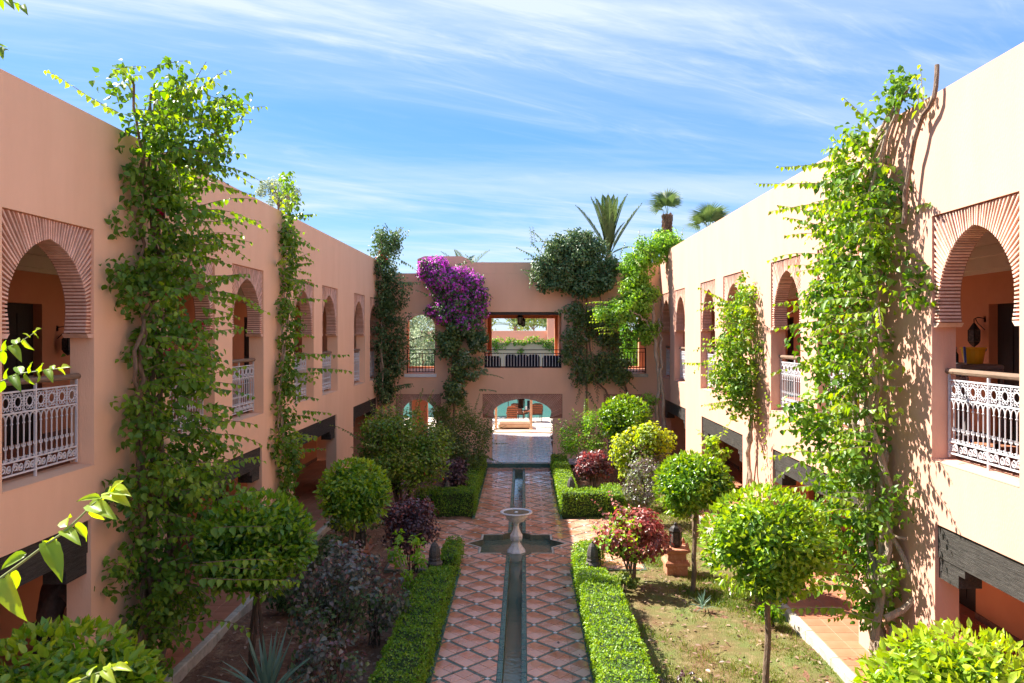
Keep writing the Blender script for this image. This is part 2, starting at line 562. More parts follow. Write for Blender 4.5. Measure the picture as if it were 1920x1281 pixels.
def copy_tree(src, loc, rz=0.0, label=None, scale=None):
    c = src.copy()
    COL.objects.link(c)
    c.location = loc
    c.rotation_euler = (0, 0, rz)
    if scale:
        c.scale = scale
    if label:
        c['label'] = label
    if src.name not in CHILDREN:
        CHILDREN[src.name] = [(k, kids(k)) for k in kids(src)]
    for ch, gr in CHILDREN[src.name]:
        d = ch.copy()
        COL.objects.link(d)
        d.parent = c
        for g in gr:
            e = g.copy()
            COL.objects.link(e)
            e.parent = d
    return c


def P(px, py, Y):
    """the point at depth Y that the photograph shows at pixel (px, py)"""
    return Vector(((px - 982) / F * Y, Y, CAMZ - (py - 627) / F * Y))


# ------------------------------------------------------------------ leaves
def unit(a):
    return a / np.maximum(np.linalg.norm(a, axis=1, keepdims=True), 1e-9)


LEAF_T = np.array([[0, 0, 0], [.31, .14, .10], [.35, .44, .12], [0, 1, -.16], [-.35, .44, .12], [-.31, .14, .10]])
LEAF_F = np.array([[0, 1, 2, 3], [0, 3, 4, 5]])
LANCE_T = np.array([[0, 0, 0], [.15, .25, .05], [.17, .6, .05], [0, 1, -.12], [-.17, .6, .05], [-.15, .25, .05]])


def leaf_arrays(Pp, T, Nn, Sz, tpl):
    X = unit(np.cross(T, Nn))
    Nn = np.cross(X, T)
    R = np.stack([X, T, Nn], axis=1)                     # n,3(axis),3
    V = np.einsum('kj,njc->nkc', tpl, R) * Sz[:, None, None] + Pp[:, None, :]
    return V


class Leaves:
    def __init__(self, tpl=LEAF_T):
        self.P, self.T, self.N, self.S, self.t, self.pri = [], [], [], [], [], []
        self.tpl = tpl

    def add(self, Pp, T, Nn, Sz, tint, pri=0.0):
        Pp = np.asarray(Pp, float).reshape(-1, 3)
        n = len(Pp)
        if n == 0:
            return
        T = unit(np.asarray(T, float).reshape(-1, 3))
        Nn = np.asarray(Nn, float).reshape(-1, 3)
        Nn = Nn - T * np.sum(Nn * T, axis=1, keepdims=True)
        Nn = unit(Nn + 1e-6)
        self.P.append(Pp)
        self.T.append(T)
        self.N.append(Nn)
        self.S.append(np.broadcast_to(Sz, (n,)).astype(float))
        self.t.append(np.clip(np.broadcast_to(tint, (n,)).astype(float), 0, 1))
        self.pri.append(np.full(n, pri) if np.isscalar(pri) else np.asarray(pri, float))

    def clumps(self, cl, n, size, tint=(0.4, 0.22), up=0.5, droop=0.6, bias=(0, 0, 0), shell=2.4, rand=0.55, jit=0.25, clump_tint=0.12, pri=0.0):
        """cl: rows x, y, z, rx, ry, rz"""
        cl = np.asarray(cl, float)
        w = cl[:, 3] * cl[:, 4] + cl[:, 4] * cl[:, 5] + cl[:, 3] * cl[:, 5]
        k = RNG.choice(len(cl), n, p=w / w.sum())
        d = unit(RNG.normal(size=(n, 3)))
        r = RNG.random(n) ** (1 / shell)
        Pp = cl[k, :3] + d * r[:, None] * cl[k, 3:6]
        Nn = unit(d + np.array([0, 0, up]) + np.asarray(bias) + RNG.normal(size=(n, 3)) * rand)
        T = RNG.normal(size=(n, 3)) + d * 0.5 + np.array([0, 0, -droop])
        T = T - Nn * np.sum(T * Nn, axis=1, keepdims=True)
        ct = RNG.normal(size=len(cl)) * clump_tint
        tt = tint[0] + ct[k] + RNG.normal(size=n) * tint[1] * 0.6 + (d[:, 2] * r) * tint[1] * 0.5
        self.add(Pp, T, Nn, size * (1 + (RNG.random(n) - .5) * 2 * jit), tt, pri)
        return self

    def streamer(self, p, d, L, g, size, tint=0.6, step=0.055, pri=1.0, wob=0.04, hang=1.0):
        """a shoot with leaves hanging in two ranks; returns its stem points"""
        p = np.array(p, float)
        d = np.array(d, float)
        d /= np.linalg.norm(d)
        n = max(int(L / step), 3)
        s = np.linspace(0, L, n)
        ph = RNG.random(3) * 6
        wv = np.stack([np.sin(s * 3.1 + ph[0]), np.sin(s * 2.6 + ph[1]), np.sin(s * 3.7 + ph[2])], 1) * wob * np.minimum(s, 1)[:, None]
        pts = p + d * s[:, None] + wv + np.array([0, 0, -1]) * (g * s ** 2)[:, None]
        side = np.cross(d, [0, 0, 1.0])
        side = side / (np.linalg.norm(side) + 1e-6)
        sg = np.where(np.arange(n) % 2 == 0, 1.0, -1.0)[:, None]
        T = side * sg * 0.75 + d * 0.35 + np.array([0, 0, -hang]) + RNG.normal(size=(n, 3)) * 0.3
        Nn = np.array([0, 0, 0.7]) + side * sg * 0.8 + RNG.normal(size=(n, 3)) * 0.35
        fr = s / L
        sz = size * (1.08 - 0.5 * fr) * (0.8 + 0.4 * RNG.random(n))
        tt = tint + 0.28 * (fr - 0.3) + RNG.normal(size=n) * 0.12
        k = RNG.random(n) < 0.93
        self.add((pts + side * sg * 0.012)[k], T[k], Nn[k], sz[k], tt[k], pri)
        return [tuple(q) for q in pts[::3]] + [tuple(pts[-1])]

    def build(self, name, mat, parent, singles=0, single_name='leaf', kind='stuff'):
        Pp, T, Nn = np.concatenate(self.P), np.concatenate(self.T), np.concatenate(self.N)
        Sz, tt, pri = np.concatenate(self.S), np.concatenate(self.t), np.concatenate(self.pri)
        o = np.array(world_loc(parent)) if parent is not None else np.zeros(3)
        Pp = Pp - o
        keep = np.ones(len(Pp), bool)
        if singles:
            wp = Pp + o
            dist = np.linalg.norm(wp - np.array([0, 0, CAMZ]), axis=1)
            score = Sz / dist * (0.55 + 0.45 * pri) * (0.85 + 0.3 * RNG.random(len(Sz)))
            idx = np.argsort(-score)[:singles]
            keep[idx] = False
            var = []
            key = (mat, id(self.tpl))
            if key not in LEAF_VAR:
                for q in range(9):
                    tv = q / 8
                    LEAF_VAR.setdefault(key, []).append(None)
                    me = mesh_np(single_name, self.tpl, [LEAF_F], np.full(len(self.tpl), tv))
                    me.materials.append(M[mat])
                    LEAF_VAR[key][q] = me
            var = LEAF_VAR[key]
            for i in idx:
                X = np.cross(T[i], Nn[i])
                s = Sz[i]
                m = Matrix(((X[0] * s, T[i, 0] * s, Nn[i, 0] * s, Pp[i, 0]), (X[1] * s, T[i, 1] * s, Nn[i, 1] * s, Pp[i, 1]),
                            (X[2] * s, T[i, 2] * s, Nn[i, 2] * s, Pp[i, 2]), (0, 0, 0, 1)))
                ob = bpy.data.objects.new(single_name, var[int(round(tt[i] * 8))])
                COL.objects.link(ob)
                ob.parent = parent
                ob.matrix_basis = m
        V = leaf_arrays(Pp[keep], T[keep], Nn[keep], Sz[keep], self.tpl)
        n, k = V.shape[0], V.shape[1]
        Fa = (np.arange(n)[:, None, None] * k + LEAF_F[None]).reshape(-1, 4)
        me = mesh_np(name, V.reshape(-1, 3), [Fa], np.repeat(tt[keep], k))
        return obj(name, me, mat, parent, kind=kind)


LEAF_VAR = {}


def limb(mb, pts, r0, r1, sides=7, wob=0.03, n=10):
    """a tapered wavering branch through pts"""
    pts = [np.array(p, float) for p in pts]
    out = []
    m = len(pts) - 1
    for i in range(m):
        p0, p1, p2, p3 = pts[max(i - 1, 0)], pts[i], pts[i + 1], pts[min(i + 2, m)]
        k = max(2, n // m)
        for q in range(k):
            t = q / k
            out.append(0.5 * ((2 * p1) + (-p0 + p2) * t + (2 * p0 - 5 * p1 + 4 * p2 - p3) * t * t + (-p0 + 3 * p1 - 3 * p2 + p3) * t ** 3))
    out.append(pts[-1])
    out = [o + (RNG.normal(size=3) * wob if 0 < i < len(out) - 1 else 0) for i, o in enumerate(out)]
    N = len(out)
    mb.tube(out, [r0 + (r1 - r0) * i / (N - 1) for i in range(N)], sides)


# ------------------------------------------------------------------ ground
XC = -0.163                       # axis of the path
PW = 1.145                        # half width of the path
CW = 0.125                        # half width of the water channel
YS = 17.5                         # fountain
HS = 0.765                        # half side of the star's squares
CR0, CR1, CRX = 15.6, 19.75, 2.55   # the crossing path
XL, XR = 5.20, 4.94               # wing wall planes
YB = 28.5                         # back building's front
KL, KR = 4.66, 4.32               # kerb lines
YE = 27.4                         # where the path meets the step

g = MB()
g.box(-400, 400, -60, 900, -0.60, -0.30)
g.build('ground', 'soil', kind='structure')

# planting beds as gently uneven sheets
def bed(name, mat, x0, x1, y0, y1, nx, ny, z=-0.05, amp=0.035, fall=True):
    xs, ys = np.linspace(x0, x1, nx), np.linspace(y0, y1, ny)
    X, Y = np.meshgrid(xs, ys)
    Z = z + amp * (np.sin(X * 3.1 + Y * 1.3) + np.sin(X * 1.7 - Y * 2.3 + 1) + 0.8 * np.sin(X * 6.1 + 2 + Y * 4.2)) / 2.0 + RNG.normal(size=X.shape) * 0.005
    V = np.stack([X, Y, Z], -1).reshape(-1, 3)
    i = np.arange(nx * ny).reshape(ny, nx)
    Fa = np.stack([i[:-1, :-1], i[:-1, 1:], i[1:, 1:], i[1:, :-1]], -1).reshape(-1, 4)
    return obj(name, mesh_np(name, V, [Fa], smooth=True), mat, kind='structure')


bed('soil_bed', 'soil', -KL, XC - PW - 0.03, 3.5, YE + 1.0, 40, 180)
bed('soil_bed', 'soil', XC + PW + 0.03, KR, 3.5, YE + 1.0, 40, 180, z=-0.055)


# ---- path
def clip_half(poly, nx, ny, c):
    """keep nx*x + ny*y <= c"""
    out = []
    n = len(poly)
    for i in range(n):
        a, b = poly[i], poly[(i + 1) % n]
        da, db = nx * a[0] + ny * a[1] - c, nx * b[0] + ny * b[1] - c
        if da <= 0:
            out.append(a)
        if (da < 0 < db) or (db < 0 < da):
            t = da / (da - db)
            out.append((a[0] + (b[0] - a[0]) * t, a[1] + (b[1] - a[1]) * t))
    return out if len(out) >= 3 and abs(area(out)) > 1e-4 else []


def area(p):
    return 0.5 * sum(p[i][0] * p[(i + 1) % len(p)][1] - p[(i + 1) % len(p)][0] * p[i][1] for i in range(len(p)))


R2 = math.sqrt(0.5)


def squares(grow):
    h = HS + grow
    a = [(1, 0, XC + h), (-1, 0, -XC + h), (0, 1, YS + h), (0, -1, -YS + h)]
    b = []
    for sx in (1, -1):
        for sy in (1, -1):
            b.append((sx * R2, sy * R2, sx * R2 * XC + sy * R2 * YS + h))
    return a, b


def subtract(polys, planes):
    out = []
    for p in polys:
        rest = p
        for nx, ny, c in planes:
            piece = clip_half(rest, -nx, -ny, -c)
            if piece:
                out.append(piece)
            rest = clip_half(rest, nx, ny, c)
            if not rest:
                break
    return out


def in_path(poly, gap=0.0):
    """pieces of a convex poly on the cross-shaped path, outside channel and star"""
    res = []
    e = PW - 0.07
    zones = [
        [(1, 0, XC + e), (-1, 0, -XC + e), (0, -1, -3.5), (0, 1, YE)],
        [(1, 0, XC - e), (-1, 0, -XC + CRX), (0, -1, -CR0), (0, 1, CR1)],
        [(-1, 0, -XC - e), (1, 0, XC + CRX), (0, -1, -CR0), (0, 1, CR1)],
    ]
    for i, z in enumerate(zones):
        q = poly
        for h in z:
            q = clip_half(q, *h)
            if not q:
                break
        if not q:
            continue
        parts = [q]
        if i == 0:
            cw = CW + 0.085
            parts = subtract(parts, [(1, 0, XC + cw), (-1, 0, -XC + cw), (0, 1, 27.12)])
            A, B = squares(0.055)
            parts = subtract(subtract(parts, A), B)
        res += parts
    return res


path = obj('path', None, kind='structure')
bpy.data.objects.remove(path)
base = MB()
ga, gb = squares(0.0)


def slab(x0, x1, y0, y1):
    polys = subtract(subtract([[(x0, y0), (x1, y0), (x1, y1), (x0, y1)]], ga), gb)
    polys = [q for p_ in polys for q in subtract([p_], [(1, 0, XC + CW), (-1, 0, -XC + CW), (0, 1, 27.05)])]
    for q in polys:
        base.poly([(x, y, -0.006) for x, y in q])


slab(XC - PW, XC + PW, 3.5, YE)
slab(XC - CRX - .05, XC - PW, CR0 - .05, CR1 + .05)
slab(XC + PW, XC + CRX + .05, CR0 - .05, CR1 + .05)
for sx in (-1, 1):                                     # outer risers
    x = XC + sx * PW
    for y0, y1 in ((3.5, CR0 - .05), (CR1 + .05, YE)):
        base.poly([(x, y0, -0.006), (x, y1, -0.006), (x, y1, -0.25), (x, y0, -0.25)])
    x2 = XC + sx * (CRX + .05)
    base.poly([(x2, CR0 - .05, -0.006), (x2, CR1 + .05, -0.006), (x2, CR1 + .05, -0.25), (x2, CR0 - .05, -0.25)])
    for y in (CR0 - .05, CR1 + .05):
        base.poly([(x, y, -0.006), (x2, y, -0.006), (x2, y, -0.25), (x, y, -0.25)])
path = base.build('path', 'green_strip', kind='structure')

HD = 0.327
tile_list = []
for m in range(-24, 54):
    for k in range(-9, 10):
        if (k + m) % 2 == 0:
            continue
        cx, cy = XC + k * HD, 10.96 + m * HD
        if cy < 3.4 or cy > YE + 0.5 or abs(k * HD) > CRX + .4:
            continue
        for a in (0, 1):
            for b in (0, 1):
                # rotated axes e1=(1,1)/√2, e2=(-1,1)/√2
                s = HD * math.sqrt(2)
                half = (s - 0.056) / 2
                gap = 0.0013
                u0, u1 = (gap, half) if a else (-half, -gap)
                v0, v1 = (gap, half) if b else (-half, -gap)
                q = [(cx + (u - v) * R2, cy + (u + v) * R2) for u, v in ((u0, v0), (u1, v0), (u1, v1), (u0, v1))]
                pieces = in_path(q)
                if pieces:
                    tile_list.append((cy, cx, pieces))


def add_tile(mb, pieces, dz, o=(0, 0, 0)):
    for p_ in pieces:
        if area(p_) < 0:
            p_ = p_[::-1]
        cx = sum(a for a, _ in p_) / len(p_)
        cy = sum(b for _, b in p_) / len(p_)
        n = len(p_)
        b = 0.965
        vs = [(x, y, -0.007) for x, y in p_] + [(cx + (x - cx) * b, cy + (y - cy) * b, 0.0 + dz) for x, y in p_]
        fs = [tuple(n + i for i in range(n))] + [(i, (i + 1) % n, n + (i + 1) % n, n + i) for i in range(n)]
        mb.add(vs, fs)


tile_list.sort()
near = [t for t in tile_list if t[0] > 9.9]
for i, (cy, cx, pc) in enumerate(near[:300]):
    t = MB()
    add_tile(t, pc, random.uniform(-0.0015, 0.0015))
    obj('tile', t.mesh('tile', (cx, cy, 0)), 'terracotta_tile', path, loc=(cx, cy, 0))
rest = MB()
for cy, cx, pc in near[300:] + [t for t in tile_list if t[0] <= 9.9]:
    add_tile(rest, pc, random.uniform(-0.0015, 0.0015))
rest.build('tile_field', 'terracotta_tile', path, kind='stuff')
dots = MB()
for m in range(-24, 54):
    for k in range(-9, 10):
        if (k + m) % 2:
            continue
        cx, cy = XC + k * HD, 10.96 + m * HD
        d = 0.036
        pc = in_path([(cx - d, cy), (cx, cy - d), (cx + d, cy), (cx, cy + d)])
        add_tile(dots, pc, -0.001)
dots.build('white_corner_tile', 'white_tile', path, kind='stuff')

# glazed border tiles along channel, star and outer edges
bt = MB()
y = 3.6
while y < 27.0:
    for sx in (-1, 1):
        if not (YS - HS * 1.415 - .02 < y + 0.1 < YS + HS * 1.415 + .02):
            x0, x1 = sorted((XC + sx * (CW + 0.002), XC + sx * (CW + 0.078)))
            bt.bbox(x0, x1, y + 0.004, y + 0.196, -0.02, 0.004 + random.uniform(0, .003), 0.004)
        if not (CR0 - .1 < y < CR1 + .1):
            x0, x1 = sorted((XC + sx * (PW - 0.062), XC + sx * (PW - 0.002)))
            bt.bbox(x0, x1, y + 0.004, y + 0.196, -0.02, 0.003 + random.uniform(0, .003), 0.004)
    y += 0.2
bt.build('border_tile', 'green_tile', path, kind='stuff')

# channel and star basin: walls and floor sunk below the path
ch = MB()
zb = -0.24
ch.poly([(XC - CW - .01, 3.5, zb), (XC + CW + .01, 3.5, zb), (XC + CW + .01, 27.06, zb), (XC - CW - .01, 27.06, zb)])
for sx in (-1, 1):
    x = XC + sx * CW
    for y0, y1 in ((3.5, YS - HS * 1.30), (YS + HS * 1.30, 27.05)):
        ch.poly([(x, y0, 0.0), (x, y1, 0.0), (x, y1, zb), (x, y0, zb)])
ch.poly([(XC - CW, 27.05, 0.0), (XC + CW, 27.05, 0.0), (XC + CW, 27.05, zb), (XC - CW, 27.05, zb)])
ch.build('water_channel', 'basin', kind='structure')
star = []
Ro, Ri = HS * math.sqrt(2), HS * math.sqrt(2) * 0.7654
for i in range(16):
    an = math.pi / 8 * i
    r = Ro if i % 2 == 0 else Ri
    star.append((XC + r * math.cos(an), YS + r * math.sin(an)))
sb = MB()
sb.poly([(x, y, zb + 0.005) for x, y in star])
for i in range(16):
    a, b = star[i], star[(i + 1) % 16]
    ma = [p_ for p_ in (a, b)]
    if abs(a[0] - XC) < CW * 1.02 and abs(b[0] - XC) < CW * 1.02:
        continue
    # leave the gap where the channel runs in
    if min(abs(a[0] - XC), abs(b[0] - XC)) < CW:
        o_, i_ = (a, b) if abs(a[0] - XC) > abs(b[0] - XC) else (b, a)
        t = (abs(o_[0] - XC) - CW) / max(abs(o_[0] - XC) - abs(i_[0] - XC), 1e-6)
        b2 = (o_[0] + (i_[0] - o_[0]) * t, o_[1] + (i_[1] - o_[1]) * t)
        a, b = o_, b2
    sb.poly([(a[0], a[1], 0.0), (b[0], b[1], 0.0), (b[0], b[1], zb), (a[0], a[1], zb)])
    # stone rim strip on the path around the star
    nx, ny = (a[0] + b[0]) / 2 - XC, (a[1] + b[1]) / 2 - YS
basin = sb.build('star_basin', 'basin', kind='structure')
rim = MB()
for i in range(16):
    a, b = star[i], star[(i + 1) % 16]
    k = 1.055
    a2, b2 = [(XC + (q[0] - XC) * k, YS + (q[1] - YS) * k) for q in (a, b)]
    if min(abs(a[0] - XC), abs(b[0] - XC)) < CW:
        continue
    rim.hexa([(a[0], a[1], -.02), (b[0], b[1], -.02), (b2[0], b2[1], -.02), (a2[0], a2[1], -.02),
              (a[0], a[1], .003), (b[0], b[1], .003), (b2[0], b2[1], .003), (a2[0], a2[1], .003)])
rim.build('basin_rim', 'kerb', basin)
w = MB()
w.poly([(XC - CW + .001, 3.5, -0.13), (XC + CW - .001, 3.5, -0.13), (XC + CW - .001, YS - HS * 1.28, -0.13), (XC - CW + .001, YS - HS * 1.28, -0.13)])
w.poly([(XC - CW + .001, YS + HS * 1.28, -0.13), (XC + CW - .001, YS + HS * 1.28, -0.13), (XC + CW - .001, 27.04, -0.13), (XC - CW + .001, 27.04, -0.13)])
w.poly([(x, y, -0.126) for x, y in star])
w.build('water', 'water', kind='structure')

# step at the end of the path and the passage floor through the back building
st = MB()
st.box(XC - 1.5, XC + 1.5, YE, YE + 0.32, -0.3, 0.15)
st.build('step', 'green_tile', kind='structure')
pf = MB()
yy = YE + 0.32
rows = 0
while yy < 35.75:
    off = (rows % 2) * 0.15
    xx = -6.0 + off
    while xx < 6.0:
        pf.bbox(xx, xx + 0.295, yy, yy + 0.295, 0.06, 0.15 + random.uniform(-.0012, .0012), 0.004)
        xx += 0.3
    yy += 0.3
    rows += 1
pb = MB()
pb.box(-7, 7, YB - 0.05, 36.2, -0.3, 0.143)
pb.box(XC - 1.5, XC + 1.5, YE + .325, YB - 0.05, -0.3, 0.142)
pass_o = pb.build('passage_floor', 'walk_base', kind='structure')
pf2 = MB()
pf2.v, pf2.f = pf.v, pf.f
pf2.build('floor_tile', 'passage', pass_o, kind='stuff')
te = MB()
te.box(-40, 40, 36.2, 42.3, -0.3, 0.17)
te.box(-40, 40, 60.5, 90, -0.3, 0.17)
te.build('pool_terrace', 'terrace', kind='structure')
pw = MB()
pw.poly([(-30, 42.3, 0.08), (30, 42.3, 0.08), (30, 60.5, 0.08), (-30, 60.5, 0.08)])
pw.build('pool_water', 'pool', kind='structure')

# side walkways: kerb, tiles, floor of the arcade
for side, K, XW in ((-1, KL, XL), (1, KR, XR)):
    b = MB()
    x0, x1 = sorted((side * (K + .12), side * (XW + 2.45)))
    b.box(x0, x1, 3.0, YB - .06, -0.3, 0.093)
    wk = b.build('walkway', 'walk_base', kind='structure')
    kb = MB()
    yy = 3.0
    while yy < YB - 0.4:
        ln = random.uniform(0.85, 1.1)
        a, c = sorted((side * K, side * (K + .118)))
        kb.bbox(a, c, yy + .004, min(yy + ln, YB - .1), -0.28, 0.105 + random.uniform(-.004, .004), 0.012)
        yy += ln
    kb.build('kerb_stone', 'kerb', wk, kind='stuff')
    T = 0.30
    tiles = []
    yy = 3.0
    while yy < YB - .3:
        xx = K + .125
        while xx < XW + 2.3:
            a, c = sorted((side * xx, side * (xx + T - .006)))
            tiles.append((yy, a, c))
            xx += T
        yy += T
    cand = sorted([t for t in tiles if t[0] > 7.4], key=lambda t: (t[0] // 3.0, abs(t[1])))
    cand = [t for t in cand if abs(t[1]) < (XW + 1.6)][:150]
    cs = set(cand)
    tm = MB()
    tm.bbox(0, T - .006, 0, T - .006, 0.07, 0.099, 0.003)
    tme = tm.mesh('tile')
    for yy, a, c in cand:
        obj('tile', tme, 'walk_tile', wk, loc=(a, yy, random.uniform(-.001, .001)))
    fl = MB()
    for t in tiles:
        if t not in cs:
            fl.bbox(t[1], t[2], t[0], t[0] + T - .006, 0.07, 0.099, 0.003)
    fl.build('tile_field', 'walk_tile', wk, kind='stuff')


# ------------------------------------------------------------------ wings
ARCH = [(7.84, 9.52), (11.56, 13.24), (14.04, 15.72), (17.80, 19.48), (20.30, 21.98), (24.10, 25.78), (26.60, 28.28)]
LOWER = [(5.30, 9.45), (11.60, 15.62), (17.75, 21.85), (24.00, 27.85)]
TH = 0.29


def curve_pts(hw, h, n=36):
    """half arch from spring (u=hw, v=0) to apex (0, h)"""
    key = [(0.955, 0), (0.985, .13), (1.0, .27), (0.965, .44), (0.86, .595), (0.68, .755), (0.44, .885), (0.20, .962), (0, 1.0)]
    key = [np.array(k) for k in key]
    dense = []
    for i in range(len(key) - 1):
        p0, p1, p2, p3 = key[max(i - 1, 0)], key[i], key[i + 1], key[min(i + 2, len(key) - 1)]
        for q in range(12):
            t = q / 12
            dense.append(0.5 * ((2 * p1) + (-p0 + p2) * t + (2 * p0 - 5 * p1 + 4 * p2 - p3) * t * t + (-p0 + 3 * p1 - 3 * p2 + p3) * t ** 3))
    dense.append(key[-1])
    dense = np.array(dense) * np.array([hw, h])
    s = np.concatenate([[0], np.cumsum(np.linalg.norm(np.diff(dense, axis=0), axis=1))])
    q = np.linspace(0, s[-1], n + 1)
    return np.stack([np.interp(q, s, dense[:, 0]), np.interp(q, s, dense[:, 1])], 1)


def outer_pt(p, hw, h, vc):
    d = np.array([p[0], max(p[1] - vc, 0.0)])
    if d[0] < 1e-4:
        return np.array([0.0, h])
    t1 = (hw - p[0]) / d[0]
    t2 = (h - p[1]) / d[1] if d[1] > 1e-6 else 1e9
    return p + d * min(t1, t2)


def arch_set(f, hw, h_top, hw_in, h_in, nb, vc=0.22, rec=0.042):
    """mortar surround and the list of brick prisms, in local (u, v) about the spring line's centre"""
    c = curve_pts(hw_in, h_in, nb)
    o = np.array([outer_pt(p, hw, h_top, vc) for p in c])
    sm = MB()
    for sg in (1, -1):
        for i in range(nb):
            ci, cj = c[i] * (sg, 1), c[i + 1] * (sg, 1)
            oi, oj = o[i] * (sg, 1), o[i + 1] * (sg, 1)
            quad = [ci, oi, oj, cj]
            corner = (abs(abs(oi[0]) - hw) < 1e-6 and abs(oj[1] - h_top) < 1e-6 and abs(oi[1] - h_top) > 1e-6)
            if corner:
                quad = [ci, oi, np.array([sg * hw, h_top]), oj, cj]
            for wv in (rec, TH - .004):
                sm.poly([f(q[0], q[1], wv) for q in quad])
            sm.poly([f(*ci, rec), f(*cj, rec), f(*cj, TH), f(*ci, TH)])
        if vc < 0:
            for wv in (rec, TH - .004):
                sm.poly([f(sg * c[0][0], 0, wv), f(sg * hw, 0, wv), f(sg * o[0][0], o[0][1], wv)])
        sm.poly([f(sg * c[0][0], 0, rec), f(sg * hw, 0, rec), f(sg * hw, 0, TH), f(sg * c[0][0], 0, TH)])
    bricks = []
    for sg in (1, -1):
        for i in range(nb):
            a, b = c[i], c[i + 1]
            m0 = 0.22
            ia, ib = a + (b - a) * m0, b - (b - a) * m0
            oa, ob = outer_pt(ia, hw - .012, h_top - .012, vc), outer_pt(ib, hw - .012, h_top - .012, vc)
            k = random.uniform(.18, .26)
            oa2, ob2 = oa + (ob - oa) * k, ob - (ob - oa) * k
            pr = 0.012
            ia = ia - (oa - ia) / (np.linalg.norm(oa - ia) + 1e-6) * pr
            ib = ib - (ob - ib) / (np.linalg.norm(ob - ib) + 1e-6) * pr
            w0 = rec - 0.02 + random.uniform(-.004, .004)
            q = [(sg * x, y) for x, y in (ia, oa2, ob2, ib)]
            bm_ = MB()
            bm_.hexa([f(u, v, w0) for u, v in q] + [f(u, v, TH - .012) for u, v in q])
            bricks.append(bm_)
    return sm, bricks


RAIL_W = 1.60


def ring(mb, c, r, t, n=12, sides=4, ax='yz'):
    mb.tube([(c[0], c[1] + r * math.cos(2 * math.pi * k / n), c[2] + r * math.sin(2 * math.pi * k / n)) for k in range(n + 1)], t, sides, False)


def spiral(mb, c, r0, turns, t, a0=0.0, sg=1, n=16):
    pts = []
    for k in range(n + 1):
        q = k / n
        an = a0 + sg * q * turns * 2 * math.pi
        r = r0 * (1 - 0.8 * q)
        pts.append((c[0], c[1] + r * math.cos(an), c[2] + r * math.sin(an)))
    mb.tube(pts, t, 4, False)


def railing(label, group, detailed):
    """white wrought iron: handrail, rosette band, arched balusters, scroll band; runs along y, base at z = 0"""
    t = thing('balcony_railing', label, 'railing', (0, 0, 0), 0, group)
    w = RAIL_W
    h = MB()
    h.tube([(0, -w / 2 - .04, 1.03), (0, w / 2 + .04, 1.03)], 0.036, 8)
    h.build('handrail', 'rail_wood', t)
    fr = MB()
    for y in (-w / 2, w / 2, 0):
        fr.box(-.012, .012, y - .012, y + .012, -.05 if y == 0 else 0.0, 1.0)
    for z in (0.05, 0.19, 0.70, 0.925):
        fr.box(-.011, .011, -w / 2, w / 2, z - .009, z + .009)
    fr.build('frame', 'white_iron', t)
    nr = 8
    pitch = w / nr
    ro = MB()
    ring(ro, (0, 0, 0), .055, .007, 12)
    for k in range(8):
        an = math.pi / 4 * k + math.pi / 8
        ring(ro, (0, .074 * math.cos(an), .074 * math.sin(an)), .020, .006, 7)
    for sg in (-1, 1):
        for zz in (-1, 1):
            spiral(ro, (0, sg * .086, zz * .085), .024, .9, .005, 0, sg, 8)
    ro.tube([(0, .1, -.105), (0, .1, .105)], .008, 4)
    nb = 16
    bp = w / nb
    ba = MB()
    ba.tube([(0, 0, 0.19), (0, 0, 0.60)], .0085, 5)
    ba.lathe([(.010, -.012), (.017, 0), (.010, .012)], 6, (0, 0, .585))
    pts = [(0, bp / 2 * (1 - math.cos(math.pi * q / 8)) , .60 + .085 * math.sin(math.pi * q / 8)) for q in range(9)]
    ba.tube(pts, .008, 4, False)
    for sg in (-1, 1):
        ba.tube([(0, sg * .008, .335), (0, sg * .022, .325), (0, sg * .032, .338), (0, sg * .030, .362)], .006, 4)
    for sg in (-1, 1):
        spiral(ba, (0, sg * .024, .215), .018, 1.0, .005, 0, sg, 8)
    sc = MB()
    spiral(sc, (0, -.042, 0), .05, 1.6, .008, 0, 1)
    spiral(sc, (0, .048, .0), .045, 1.6, .008, math.pi, 1)
    sc.tube([(0, -.1, -.06), (0, -.06, .055), (0, 0, -.04)], .006, 4)
    if detailed:
        rm, bm_, sm = ro.mesh('rosette'), ba.mesh('baluster'), sc.mesh('scroll')
        for k in range(nr):
            yk = -w / 2 + (k + .5) * pitch
            obj('rosette', rm, 'white_iron', t, loc=(0, yk, .812))
            obj('scroll', sm, 'white_iron', t, loc=(0, yk, .12))
        for k in range(nb):
            obj('baluster', bm_, 'white_iron', t, loc=(0, -w / 2 + (k + .5) * bp - bp / 2 + (0.0 if k else .0), 0))
    else:
        iron = MB()
        for k in range(nr):
            yk = -w / 2 + (k + .5) * pitch
            iron.add([(x, y + yk, z + .812) for x, y, z in ro.v], ro.f)
            iron.add([(x, y + yk, z + .12) for x, y, z in sc.v], sc.f)
        for k in range(nb):
            iron.add([(x, y - w / 2 + k * bp, z) for x, y, z in ba.v], ba.f)
        iron.build('ironwork', 'white_iron', t)
    return t


